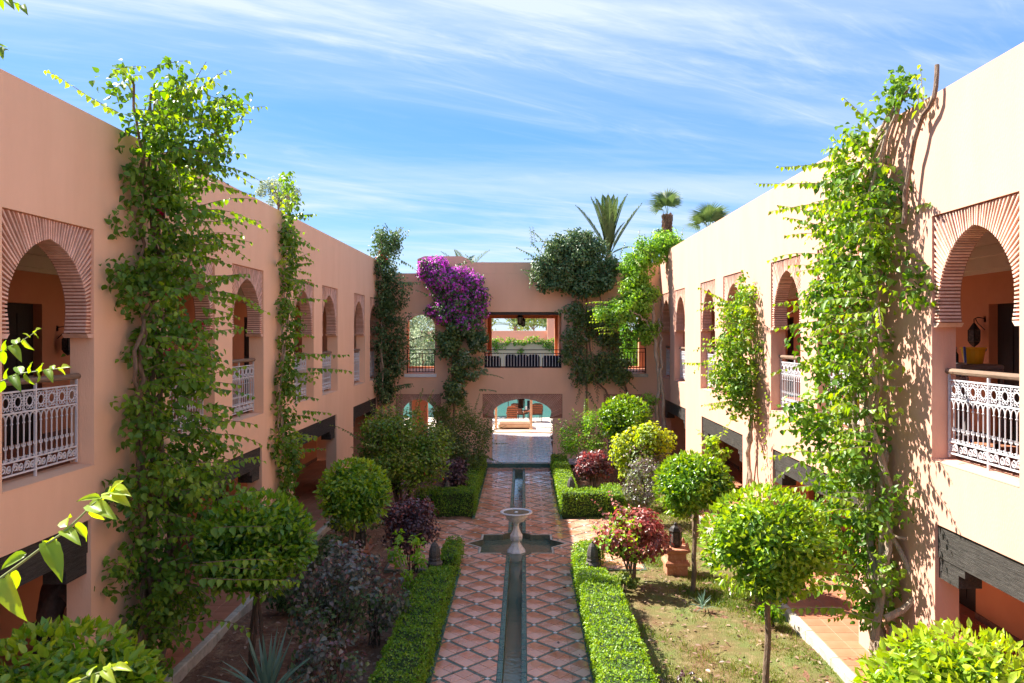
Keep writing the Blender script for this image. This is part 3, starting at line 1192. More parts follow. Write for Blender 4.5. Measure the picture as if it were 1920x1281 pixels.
def wing(side, XW, zpar, ztop, zspr, zsill, zbeam, pmat, name, label):
    root = thing(name, label, 'building', (side * XW, 3.0, 0))

    def f(u, v, w_):
        return (side * (XW + w_), u, v)

    us = sorted(set([1.0, YB + .01] + [q for a in ARCH for q in a] + [q for a in LOWER for q in a]))
    vs = [0.08, zbeam, zsill, zspr, ztop, zpar]

    def hole(u, v):
        if zsill < v < ztop:
            return any(a < u < b for a, b in ARCH)
        if v < zbeam:
            return any(a < u < b for a, b in LOWER)
        return False

    wl = MB()
    nu, nv = len(us) - 1, len(vs) - 1
    H = [[hole((us[i] + us[i + 1]) / 2, (vs[j] + vs[j + 1]) / 2) for j in range(nv)] for i in range(nu)]
    for i in range(nu):
        for j in range(nv):
            if H[i][j]:
                continue
            u0, u1, v0, v1 = us[i], us[i + 1], vs[j], vs[j + 1]
            for w_ in (0, TH):
                wl.poly([f(u0, v0, w_), f(u1, v0, w_), f(u1, v1, w_), f(u0, v1, w_)])
            for di, dj, e in ((-1, 0, ((u0, v0), (u0, v1))), (1, 0, ((u1, v0), (u1, v1))), (0, -1, ((u0, v0), (u1, v0))), (0, 1, ((u0, v1), (u1, v1)))):
                ii, jj = i + di, j + dj
                if not (0 <= ii < nu and 0 <= jj < nv) or H[ii][jj]:
                    wl.poly([f(*e[0], 0), f(*e[1], 0), f(*e[1], TH), f(*e[0], TH)])
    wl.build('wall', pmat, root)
    # sills a little proud of the wall
    for a, b in ARCH:
        slope = MB()
        slope.hexa([f(a + .003, zsill + .002, -.004), f(b - .003, zsill + .002, -.004), f(b - .003, zsill + .002, TH), f(a + .003, zsill + .002, TH),
                    f(a + .003, zsill + .012, -.004), f(b - .003, zsill + .012, -.004), f(b - .003, zsill + .035, TH), f(a + .003, zsill + .035, TH)])
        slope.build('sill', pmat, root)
    # inside: corridor walls, ceilings, floors, roof
    D = 2.3
    zf = 3.0
    doors_u = [(11.35, 12.25), (15.6, 16.5), (21.1, 22.0), (25.4, 26.3)]
    doors_l = [(9.9, 10.9), (12.6, 13.5), (19.0, 20.0), (22.6, 23.5), (25.5, 26.4)]
    iw = MB()

    def back(z0, z1, zd, doors):
        u = 1.0
        for a, b in doors:
            iw.poly([f(u, z0, D), f(a, z0, D), f(a, z1, D), f(u, z1, D)])
            iw.poly([f(a, zd, D), f(b, zd, D), f(b, z1, D), f(a, z1, D)])
            for e in (a, b):
                iw.poly([f(e, z0, D), f(e, z0, D + .22), f(e, zd, D + .22), f(e, zd, D)])
            iw.poly([f(a, zd, D), f(b, zd, D), f(b, zd, D + .22), f(a, zd, D + .22)])
            u = b
        iw.poly([f(u, z0, D), f(YB, z0, D), f(YB, z1, D), f(u, z1, D)])

    back(zf, 6.05, 5.12, doors_u)
    back(0.095, 2.78, 2.2, doors_l)
    iw.poly([f(1.0, 0.1, D), f(1.0, 0.1, TH), f(1.0, 6.05, TH), f(1.0, 6.05, D)])
    iw.build('inner_wall', 'inner', root)
    for z0, zd, doors in ((zf, 5.12, doors_u), (0.1, 2.2, doors_l)):
        for a, b in doors:
            d = MB()
            d.extrude([(a, z0), (b, z0), (b, zd), (a, zd)], f, D + .14, D + .18)
            for (p0, p1) in ((a + .1, (a + b) / 2 - .05), ((a + b) / 2 + .05, b - .1)):
                for (q0, q1) in ((z0 + .15, z0 + .9), (z0 + 1.05, zd - .15)):
                    d.extrude([(p0, q0), (p1, q0), (p1, q1), (p0, q1)], f, D + .128, D + .141)
            do = d.build('door', 'door', root)
            hd = MB()
            hd.tube([f(b - .08, z0 + 1.0, D + .13), f(b - .08, z0 + 1.0, D + .09), f(b - .19, z0 + 1.0, D + .09)], .011, 5)
            hd.build('handle', 'lamp_glass', do)
    fl = MB()
    fl.extrude([(1.0, 2.80), (YB, 2.80), (YB, zf), (1.0, zf)], f, TH + .002, D)
    fl.build('upper_floor', 'walk_tile', root)
    ce = MB()
    ce.extrude([(1.0, 6.0), (YB, 6.0), (YB, 6.3), (1.0, 6.3)], f, TH + .002, D + 4)
    ce.build('roof', 'ceiling', root)
    gc = MB()
    gc.extrude([(1.0, 2.77), (YB, 2.77), (YB, 2.797), (1.0, 2.797)], f, TH + .002, D)
    gc.build('ceiling', 'inner', root)
    co = MB()
    co.extrude([(1.0, 5.60), (YB, 5.60), (YB, 5.66), (1.0, 5.66)], f, D - .07, D - .002)
    co.extrude([(1.0, 5.66), (YB, 5.66), (YB, 5.84), (1.0, 5.84)], f, D - .13, D - .002)
    co.extrude([(1.0, 5.84), (YB, 5.84), (YB, 5.995), (1.0, 5.995)], f, D - .24, D - .002)
    co.build('cornice', 'cornice', root)
    for z0, doors in ((zf, doors_u), (0.1, doors_l)):
        u = 1.0
        for a, b in doors + [(YB, YB)]:
            sk = MB()
            sk.extrude([(u, z0), (a, z0), (a, z0 + .1), (u, z0 + .1)], f, D - .02, D - .002)
            sk.build('skirting', 'rust', root)
            u = b
    oc = MB()                                             # outer shell of the rooms behind
    oc.extrude([(1.0, 0), (YB, 0), (YB, 6.3), (1.0, 6.3)], f, D + 3.7, D + 4.0)
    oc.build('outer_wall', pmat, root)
    # beams and corbels over the ground-floor openings
    for a, b in LOWER:
        bm_ = MB()
        n = 5
        bm_.extrude([(a + .003, zbeam - .40), (b - .003, zbeam - .40), (b - .003, zbeam - .003), (a + .003, zbeam - .003)], f, .035, TH + .05)
        be = bm_.build('beam', 'dark_wood', root)
        for e, sg in ((a + .003, 1), (b - .003, -1)):
            cb = MB()
            cb.extrude([(e, zbeam - .402), (e + sg * .55, zbeam - .402), (e + sg * .55, zbeam - .50), (e + sg * .42, zbeam - .50),
                        (e + sg * .42, zbeam - .65), (e, zbeam - .65)], f, .05, TH + .03)
            cb.build('corbel', 'dark_wood', be)
    # arches
    hw = 0.84 - .001
    htop = ztop - zspr
    fl_ = lambda u, v, w_: (side * w_, u, v)
    sm, bricks = arch_set(fl_, hw, htop, 0.735, htop - .205, 34)
    sme = sm.mesh('arch_surround')
    bms = [b.mesh('brick') for b in bricks]
    allb = MB()
    for b in bricks:
        allb.add(b.v, b.f)
    abm = allb.mesh('brickwork')
    lmes = []
    for sg in (1, -1):
        ledge = MB()
        lmes.append(ledge)
        ledge.extrude([(sg * .70, -.004), (sg * (hw - .004), -.004), (sg * (hw - .004), -.055), (sg * .745, -.055)], fl_, .012, TH + .02)
    lmes = [q.mesh('impost') for q in lmes]
    for i, (a, b) in enumerate(ARCH):
        ar = obj('arch_surround', sme, 'mortar', root, loc=(0, (a + b) / 2 - 3.0, zspr))
        for lme in lmes:
            obj('impost', lme, 'brick', ar)
        if i < 4:
            for me in bms:
                obj('brick', me, 'brick', ar)
        else:
            obj('brickwork', abm, 'brick', ar, kind='stuff')
    return root


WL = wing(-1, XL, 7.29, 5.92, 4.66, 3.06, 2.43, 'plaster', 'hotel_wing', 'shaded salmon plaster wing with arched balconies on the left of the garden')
WR = wing(1, XR, 7.54, 6.08, 4.79, 3.12, 2.38, 'plaster_sun_dimmed', 'hotel_wing', 'sunlit salmon plaster wing with arched balconies on the right of the garden')

place = ['nearest arch', 'second arch behind thick climber', 'third arch past thick climber', 'fourth arch', 'fifth arch',
         'sixth arch', 'last arch by far corner']
for side, XW, zs, nm in ((-1, XL, 3.06, 'shaded left'), (1, XR, 3.12, 'sunlit right')):
    r_det = railing('white wrought iron railing in nearest arch of %s wing' % nm, 'white balcony railings in the arches of the wings', True)
    r_far = None
    for i, (a, b) in enumerate(ARCH):
        lab = 'white wrought iron railing in %s of %s wing' % (place[i], nm)
        loc = (side * (XW + .19), (a + b) / 2, zs + .055)
        if i == 0:
            r_det.location = loc
            det0 = r_det
        elif i < 3:
            copy_tree(det0, loc, 0, lab)
        elif r_far is None:
            r_far = railing(lab, 'white balcony railings in the arches of the wings', False)
            r_far.location = loc
        else:
            copy_tree(r_far, loc, 0, lab)


# ------------------------------------------------------------------ back building
bb = thing('pool_house', 'salmon plaster two storey link building with a central arch through to the pool', 'building', (0, YB, 0))


def fb(u, v, w_):
    return (u, YB + w_, v)


UP = [(-4.25, -3.22, 3.22, 5.42), (-1.43, 1.37, 3.43, 5.46), (3.44, 4.44, 3.22, 5.42)]
LO = [(-4.64, -3.00, 0.1, 2.48), (-1.49, 1.40, 0.1, 2.49), (2.90, 4.50, 0.1, 2.48)]


def grid_wall(mb, f, us, vs, holes, thick, w_off=0.0):
    us = sorted(set(us + [q for h in holes for q in h[:2]]))
    vs = sorted(set(vs + [q for h in holes for q in h[2:]]))
    nu, nv = len(us) - 1, len(vs) - 1
    H = [[any(h[0] < (us[i] + us[i + 1]) / 2 < h[1] and h[2] < (vs[j] + vs[j + 1]) / 2 < h[3] for h in holes) for j in range(nv)] for i in range(nu)]
    for i in range(nu):
        for j in range(nv):
            if H[i][j]:
                continue
            u0, u1, v0, v1 = us[i], us[i + 1], vs[j], vs[j + 1]
            for w_ in (w_off, w_off + thick):
                mb.poly([f(u0, v0, w_), f(u1, v0, w_), f(u1, v1, w_), f(u0, v1, w_)])
            for di, dj, e in ((-1, 0, ((u0, v0), (u0, v1))), (1, 0, ((u1, v0), (u1, v1))), (0, -1, ((u0, v0), (u1, v0))), (0, 1, ((u0, v1), (u1, v1)))):
                ii, jj = i + di, j + dj
                if not (0 <= ii < nu and 0 <= jj < nv) or H[ii][jj]:
                    mb.poly([f(*e[0], w_off), f(*e[1], w_off), f(*e[1], w_off + thick), f(*e[0], w_off + thick)])


fw = MB()
grid_wall(fw, fb, [-7.6, 7.4], [0.08, 6.85], UP + LO, TH + .03)
fw.extrude([(-7.6, 6.851), (-3.85, 6.851), (-3.85, 6.86), (-7.6, 6.86)], fb, .002, TH + .028)
fw.extrude([(-3.85, 6.852), (7.4, 6.852), (7.4, 7.26), (-1.85, 7.26), (-2.05, 7.40), (-2.25, 7.48), (-3.6, 7.48), (-3.85, 7.38)], fb, 0, TH + .03)
fw.build('front_wall', 'plaster_back_lifted', bb)
rw = MB()
grid_wall(rw, fb, [-7.6, 7.4], [0.08, 6.85], [(-5.2, -2.6, 3.2, 5.6), (-1.45, 1.40, 3.2, 5.37), (2.8, 5.2, 3.2, 5.6), (-5.5, -5.05, 0.1, 2.2), (-4.35, -3.95, 0.1, 1.85), (-1.9, 1.8, .1, 2.6), (4.95, 5.3, .1, 2.2)], .3, 7.0)
rw.build('rear_wall', 'inner', bb)
for x in (-1.75, 1.66):
    iw = MB()
    iw.box(x - .12, x + .12, YB + TH + .032, YB + 6.998, 3.15, 6.0)
    iw.build('partition', 'inner', bb)
    iw = MB()
    iw.box(x - .32, x + .08 if x < 0 else x + .32, YB + TH + .032, YB + 6.998, 0.15, 2.848)
    iw.build('partition', 'inner', bb)
sl = MB()
sl.box(-7.6, 7.4, YB + TH + .033, YB + 6.997, 2.85, 3.12)
sl.build('upper_floor', 'walk_tile', bb)
rf = MB()
rf.box(-7.6, 7.4, YB + TH + .033, YB + 6.997, 6.0, 6.3)
rf.build('roof', 'ceiling', bb)
for k in range(9):
    jb = MB()
    jb.box(-1.6, 1.52, YB + .5 + k * .7, YB + .62 + k * .7, 5.78, 5.996)
    jb.build('joist', 'dark_wood', bb)
ln_ = MB()
ln_.box(-1.43, 1.37, YB + .06, YB + TH - .02, 5.36, 5.458)
ln_.build('lintel', 'dark_wood', bb)
for u0, u1, hw_in, spr in ((-4.64, -3.00, .60, 1.62), (-1.49, 1.40, 1.06, 1.62), (2.90, 4.50, .60, 1.62)):
    cx = (u0 + u1) / 2
    hw = (u1 - u0) / 2 - .001
    top = 2.485 - spr
    fa = lambda u, v, w_: (u, w_, v)
    sm, br = arch_set(fa, hw, top, hw_in, top - .165, 34 if hw < 1 else 40, vc=-0.35 if hw > 1 else 0.0, rec=.03)
    ar = obj('arch_surround', sm.mesh('arch_surround'), 'mortar', bb, loc=(cx, 0, spr))
    al = MB()
    for b in br:
        al.add(b.v, b.f)
    obj('brickwork', al.mesh('brickwork'), 'brick', ar, kind='stuff')
    # jambs narrower than the brick panel
    jw = hw_in + .04
    for a, c in ((u0 + .001, cx - jw), (cx + jw, u1 - .001)):
        jm = MB()
        jm.box(a, c, YB + .028, YB + TH + .02, 0.1, spr - .002)
        jm.build('jamb', 'plaster_back_lifted', bb)
for u0, u1 in ((-4.25, -3.22), (3.44, 4.44)):       # rounded heads of the small upper openings
    hd = MB()
    cx, r = (u0 + u1) / 2, (u1 - u0) / 2 - .001
    for sg in (-1, 1):
        pts = [(cx + sg * r, 5.419), (cx + sg * r, 4.95)] + [(cx + sg * r * math.cos(a) * .98, 4.95 + r * .8 * math.sin(a)) for a in np.linspace(0.1, math.pi / 2, 8)] + [(cx, 5.419)]
        hd.extrude(pts, fb, .02, TH)
    hd.build('arch_head', 'brick', bb)
pipe = MB()
pipe.tube([(2.28, YB - .04, 1.0), (2.28, YB - .04, 6.3)], .03, 6)
pipe.build('drain_pipe', 'rust', bb)
for k in range(2):
    sl2 = MB()
    u0, u1 = ((-4.32, -3.16), (3.38, 4.50))[k]
    sl2.box(u0, u1, YB - .05, YB + TH + .02, 3.10, 3.215)
    sl2.build('sill', 'white_paint' if k == 0 else 'kerb', bb)


def dark_rail(u0, u1, z0, z1, label):
    t = thing('balcony_railing', label, 'railing', ((u0 + u1) / 2, YB + .1, z0))
    h = MB()
    h.box(u0, u1, YB + .08, YB + .12, z1 - .03, z1)
    h.box(u0, u1, YB + .085, YB + .115, z1 - .16, z1 - .135)
    h.box(u0, u1, YB + .085, YB + .115, z0 + .03, z0 + .06)
    for u in (u0 + .02, u1 - .02):
        h.box(u - .018, u + .018, YB + .082, YB + .118, z0, z1 - .03)
    h.build('frame', 'black_iron', t)
    n = int((u1 - u0) / .105)
    bm_ = MB()
    bm_.tube([(0, 0, z0 + .06), (0, 0, z1 - .14)], .012, 5)
    me = bm_.mesh('baluster')
    for k in range(1, n):
        o = obj('baluster', me, 'white_iron' if u0 > -2 and u1 < 2 else 'black_iron', t, loc=(u0 + (u1 - u0) * k / n - t.location.x, 0, -z0))
    return t


dark_rail(-4.25, -3.22, 3.24, 4.10, 'dark iron railing in the small arch left of the magenta climber')
dark_rail(-1.43, 1.37, 3.43, 4.10, 'long dark iron railing across the wide opening above the central arch')
dark_rail(3.44, 4.44, 3.24, 4.15, 'dark iron railing in the small arch on the right of the link building')


# ------------------------------------------------------------------ clipped ball trees in two rows
def ball_tree(name, label, loc, r, zc, n=4200, mat='leaf_ball', size=0.105, singles=0, base_z=-0.05, tint=0.45, stems=1, flat=0.9, group='clipped ball trees in the beds', trunk_mat='bark', top_mat=None):
    t = thing(name, label, 'tree', loc, 0, group)
    x, y = loc[0], loc[1]
    tr = MB()
    for s in range(stems):
        ox, oy = (0, 0) if stems == 1 else (RNG.normal() * .07, RNG.normal() * .07)
        limb(tr, [(x + ox, y + oy, base_z - .1), (x + ox * .6 + .02, y + oy * .6, zc * .4), (x + RNG.normal() * .04, y, zc - r * .3)], .048 / math.sqrt(stems), .034 / math.sqrt(stems), 7, .008)
        for k in range(6):
            an = RNG.random() * 6.28
            limb(tr, [(x, y, zc - r * .35), (x + math.cos(an) * r * .35, y + math.sin(an) * r * .35, zc), (x + math.cos(an) * r * .7, y + math.sin(an) * r * .7, zc + RNG.normal() * r * .3)], .018, .007, 5, .015, 6)
    tr.build('trunk', trunk_mat, t)
    cl = []
    m = 46
    d = unit(RNG.normal(size=(m, 3)))
    for k in range(m):
        rr = r * (0.62 + 0.18 * RNG.random())
        q = d[k] * rr * np.array([1, 1, flat])
        cs = r * (.22 + .16 * RNG.random())
        cl.append((x + q[0], y + q[1], zc + q[2], cs, cs, cs * .85))
    cl.append((x, y, zc, r * .72, r * .72, r * .65))
    lv = Leaves(LANCE2)
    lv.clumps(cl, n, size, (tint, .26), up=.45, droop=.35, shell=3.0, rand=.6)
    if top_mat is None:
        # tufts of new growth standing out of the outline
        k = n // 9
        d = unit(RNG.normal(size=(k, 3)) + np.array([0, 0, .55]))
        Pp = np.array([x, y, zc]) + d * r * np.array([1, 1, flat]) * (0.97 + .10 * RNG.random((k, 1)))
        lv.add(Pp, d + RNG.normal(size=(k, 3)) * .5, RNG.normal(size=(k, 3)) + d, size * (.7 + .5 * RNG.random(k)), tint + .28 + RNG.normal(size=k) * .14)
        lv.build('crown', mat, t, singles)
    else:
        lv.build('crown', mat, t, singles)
    return t


LANCE2 = np.array([[0, 0, 0], [.19, .22, .05], [.23, .55, .05], [0, 1, -.13], [-.23, .55, .05], [-.19, .22, .05]])

BX = 3.2
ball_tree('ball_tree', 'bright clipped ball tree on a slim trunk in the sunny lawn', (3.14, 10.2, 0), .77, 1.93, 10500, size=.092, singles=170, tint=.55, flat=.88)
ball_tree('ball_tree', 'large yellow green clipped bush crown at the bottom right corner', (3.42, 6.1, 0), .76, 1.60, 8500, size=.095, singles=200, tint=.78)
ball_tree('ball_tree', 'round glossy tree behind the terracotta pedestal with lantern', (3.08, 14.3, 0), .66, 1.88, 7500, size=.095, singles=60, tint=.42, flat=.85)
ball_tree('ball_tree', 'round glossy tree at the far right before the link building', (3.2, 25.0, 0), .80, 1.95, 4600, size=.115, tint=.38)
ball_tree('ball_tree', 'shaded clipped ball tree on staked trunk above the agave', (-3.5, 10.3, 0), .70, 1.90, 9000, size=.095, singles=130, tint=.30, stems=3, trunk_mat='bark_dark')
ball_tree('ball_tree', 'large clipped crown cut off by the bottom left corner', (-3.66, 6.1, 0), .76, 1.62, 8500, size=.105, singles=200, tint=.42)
ball_tree('ball_tree', 'round yellow green tree beside the open arcade on the left', (-3.08, 14.3, 0), .61, 1.74, 7000, size=.09, singles=50, tint=.50, stems=2, flat=.98)


# ------------------------------------------------------------------ shrubs
def shrub(name, label, loc, rx, rz, zc, n, mat, size=.06, tint=.45, stems=6, cat='shrub', group=None, tpl=LEAF_T, ncl=26, spread=.75, csize=.34, stem_mat='bark_dark',
          wisps=0, extra=None, singles=0, ry=None, up=.5, trunk_r=.014, rough=.3, droop=.4):
    t = thing(name, label, cat, loc, 0, group)
    x, y = loc[0], loc[1]
    ry = ry or rx
    cl = []
    st = MB()
    for k in range(ncl):
        d = unit(RNG.normal(size=(1, 3)))[0]
        q = d * spread * (0.6 + .4 * RNG.random()) * np.array([rx, ry, rz])
        cs = csize * (1 - rough + 2 * rough * RNG.random())
        cl.append((x + q[0], y + q[1], zc + q[2], rx * cs, ry * cs, rz * cs))
        if k < stems:
            limb(st, [(x + RNG.normal() * .06, y + RNG.normal() * .06, -.12), (x + q[0] * .4, y + q[1] * .4, max(zc - rz * .6, .1)), (x + q[0], y + q[1], zc + q[2])], trunk_r, trunk_r * .45, 5, .012, 8)
    lv = Leaves(tpl)
    lv.clumps(cl, n, size, (tint, .26), up=up, droop=droop, shell=2.2)
    for k in range(wisps):
        d = unit(RNG.normal(size=(1, 3)) + np.array([[0, 0, .6]]))[0]
        p = np.array([x, y, zc]) + d * np.array([rx, ry, rz]) * .8
        pts = lv.streamer(p, d + np.array([0, 0, .25]), .3 + .35 * RNG.random() * rx, .15, size, tint + .15, size * .45, pri=.4, hang=.4)
        st.tube(pts, .004, 4)
    st.build('stem', stem_mat, t)
    lv.build('foliage', mat, t, singles)
    for (mt, nn, sz, tn, zone, nm) in (extra or []):
        e = Leaves(tpl if nm == 'foliage' else LEAF_T)
        sel = [c for c in cl if zone(c[0] - x, c[1] - y, c[2] - zc)] or cl
        e.clumps([(c[0], c[1], c[2], c[3] * 1.07, c[4] * 1.07, c[5] * 1.07) for c in sel], nn, sz, (tn, .2), up=.5, droop=.2, shell=5)
        e.build(nm, mt, t)
    return t


ALLZ = lambda a, b, c: True
shrub('red_shrub', 'red and green leaved shrub beside the sunlit domed stone post', (2.0, 14.6, 0), .72, .55, .92, 2100, 'leaf_red', .085, .5, 9, ncl=34, csize=.30, trunk_r=.02, stem_mat='bark', wisps=8,
      extra=[('leaf_bright', 620, .085, .45, lambda a, b, c: a < .15, 'foliage')], singles=60)
shrub('red_shrub', 'rounded maroon shrub beside the far stone post on the right', (1.98, 22.3, 0), .60, .46, .98, 2000, 'leaf_red', .085, .40, 8, ncl=30, csize=.36, extra=[('leaf_purple', 900, .085, .6, ALLZ, 'foliage')])
shrub('yellow_shrub', 'yellow topped round shrub with brownish lower leaves on the right', (3.25, 21.3, 0), .86, .90, 1.5, 2600, 'leaf_olive', .085, .45, 7, ncl=36, csize=.34, trunk_r=.025,
      extra=[('leaf_yellow', 2300, .09, .5, lambda a, b, c: c > .05 or a < -.35, 'foliage'), ('leaf_purple', 700, .07, .8, lambda a, b, c: c < .1 and a > -.3, 'foliage')])
shrub('smoke_shrub', 'thin brownish shrub with bare stems before the yellow topped shrub', (2.95, 19.6, 0), .66, .70, .95, 1700, 'leaf_smoke', .06, .7, 12, ncl=34, csize=.32, stem_mat='bark', extra=[('leaf_olive', 700, .06, .6, ALLZ, 'foliage')])
shrub('flowering_shrub', 'airy light green shrub with orange flowers right of the passage', (1.98, 25.2, 0), .95, 1.0, 1.30, 3600, 'leaf_bright', .055, .30, 9, ncl=34, csize=.34, wisps=22,
      extra=[('flower_red', 40, .06, .7, ALLZ, 'flower')])
shrub('flowering_shrub', 'olive shrub with fine leaves left of the passage', (-1.72, 24.6, 0), .92, 1.25, 1.35, 4200, 'leaf_olive', .055, .30, 9, ncl=36, csize=.33, wisps=26,
      extra=[('leaf_dark', 1800, .06, .5, lambda a, b, c: c < .3, 'foliage')])
shrub('leafy_tree', 'large loose leaved green tree in the left bed', (-3.15, 20.3, 0), 1.55, 1.25, 1.62, 9500, 'leaf_olive', .075, .55, 9, 'tree', ncl=60, csize=.27, wisps=40, trunk_r=.04,
      extra=[('leaf_ball', 5200, .075, .6, ALLZ, 'foliage'), ('flower_red', 10, .08, .9, lambda a, b, c: a > .4 and c < -.3, 'flower')])
shrub('dark_red_shrub', 'dark red leaved shrub beside the shaded domed stone post', (-2.18, 15.6, 0), .74, .60, .86, 2700, 'leaf_purple', .07, .5, 9, ncl=36, csize=.32, stem_mat='bark_dark', wisps=6,
      extra=[('leaf_red', 330, .06, .3, lambda a, b, c: c > .1, 'foliage')])
shrub('dark_red_shrub', 'small maroon shrub behind the left hedge corner', (-1.95, 21.9, 0), .50, .55, .80, 1500, 'leaf_purple', .075, .45, 7, ncl=24, csize=.36)
shrub('light_shrub', 'light green leggy shrub in front of the dark red shrub', (-2.0, 13.5, 0), .38, .55, .88, 330, 'leaf_bright', .095, .35, 7, ncl=13, csize=.24, spread=.95, stem_mat='bark_pale', trunk_r=.012, tpl=LANCE2, singles=60)
for (x, y, rr, zz, hh, n, lab) in ((-2.62, 10.9, .62, .95, .72, 850, 'sparse smoky purple shrub between the agave and the left hedge'),
                                 (-2.25, 11.8, .48, .72, .6, 560, 'low dusky shrub touching the shaded hedge'),
                                 (-2.95, 12.1, .60, .88, .7, 700, 'smoky shrub with reddish tips behind the staked ball tree'),
                                 (-2.32, 9.6, .46, .6, .5, 460, 'low dusky shrub nearest the camera by the shaded hedge')):
    shrub('smoke_shrub', lab, (x, y, 0), rr, hh, zz, n, 'leaf_smoke', .075, .45, 12, ncl=24, csize=.26, spread=.95, stem_mat='bark_dark', trunk_r=.009,
          extra=[('leaf_purple', 110, .06, .8, lambda a, b, c: c > 0, 'foliage'), ('leaf_dark', n // 2, .065, .5, lambda a, b, c: c < .1, 'foliage')], singles=40)
shrub('sapling', 'thin brown dying sapling standing on the sunny lawn', (2.05, 9.9, 0), .13, .2, .30, 40, 'leaf_purple', .05, .5, 4, 'plant', ncl=8, spread=1.0, csize=.3, stem_mat='bark_dark', trunk_r=.006)
shrub('low_plant', 'dark leafy plant beside the left kerb under the round tree', (-3.9, 15.5, 0), .6, .35, .35, 900, 'leaf_dark', .08, .6, 5, 'plant', ncl=18)
shrub('low_plant', 'dark green plants filling the bed below the thick left climber', (-3.9, 13.2, 0), .45, .3, .28, 500, 'leaf_dark', .08, .55, 5, 'plant', ncl=16)


shrub('leafy_shrub', 'green shrub between the round yellow green tree and the large loose tree', (-3.7, 17.6, 0), .7, .55, .6, 1700, 'leaf_dark', .08, .75, 8, ncl=26, csize=.34, wisps=8)
shrub('low_plant', 'low green leafy plant at the foot of the red and green shrub', (1.75, 14.0, 0), .35, .22, .22, 420, 'leaf_olive', .07, .6, 6, 'plant', ncl=14)
shrub('low_plant', 'low dark plant by the kerb of the sunny lawn near the thick climber', (4.0, 12.6, 0), .25, .22, .2, 300, 'leaf_ball', .07, .5, 5, 'plant', ncl=12)


def spiky(name, label, loc, n, L, w, mat, tint=.4, elev=(5, 85), tip=.0, cat='plant'):
    t = thing(name, label, cat, loc)
    var = []
    for q in range(4):
        seg = 6
        V, Fa = [], []
        for i in range(seg + 1):
            s = i / seg
            ww = w * (0.55 + 1.0 * s) if s < .35 else w * .9 * (1 - (s - .35) / .65) ** .8
            z = -0.35 * L * s * s * (0.1 + .22 * q)
            V += [(-ww, s * L, z + ww * .35), (0, s * L, z), (ww, s * L, z + ww * .35)]
        for i in range(seg):
            a = i * 3
            Fa += [(a, a + 1, a + 4, a + 3), (a + 1, a + 2, a + 5, a + 4)]
        me = mesh_np('leaf', V, [np.array(Fa)], np.full(len(V), tint + (q - 1.5) * .14))
        me.materials.append(M[mat])
        var.append(me)
    if loc[2] > .2:
        q_ = MB()
        q_.lathe([(.07, -loc[2] - .1), (.085, -.1), (.07, .06), (.02, .1)], 8)
        obj('stem', q_.mesh('stem'), 'bark', t)
    for k in range(n):
        fr = k / n
        el = math.radians(elev[0] + (elev[1] - elev[0]) * fr ** 1.2)
        o = obj('leaf', var[0 if fr > .7 else RNG.integers(0, 4)], None, t)
        o.rotation_euler = (el, 0, k * 2.39996 + RNG.normal() * .1)
        sc = .75 + .3 * RNG.random()
        o.scale = (1, sc, 1)
        o.location = (0, 0, .04 + .10 * fr)
    return t


spiky('agave_plant', 'blue green agave with pointed leaves at the bottom of the left bed', (-2.98, 9.15, .28), 52, .86, .032, 'leaf_agave', .35)
spiky('yucca_plant', 'yellowish spiky plant behind the round tree beside the right arcade', (3.95, 18.1, .55), 26, .85, .026, 'leaf_yellow', .3, (15, 85))
spiky('yucca_plant', 'small greyish spiky tuft on the sunny lawn', (3.0, 13.2, 0.0), 22, .26, .014, 'leaf_agave', .35, (10, 85))


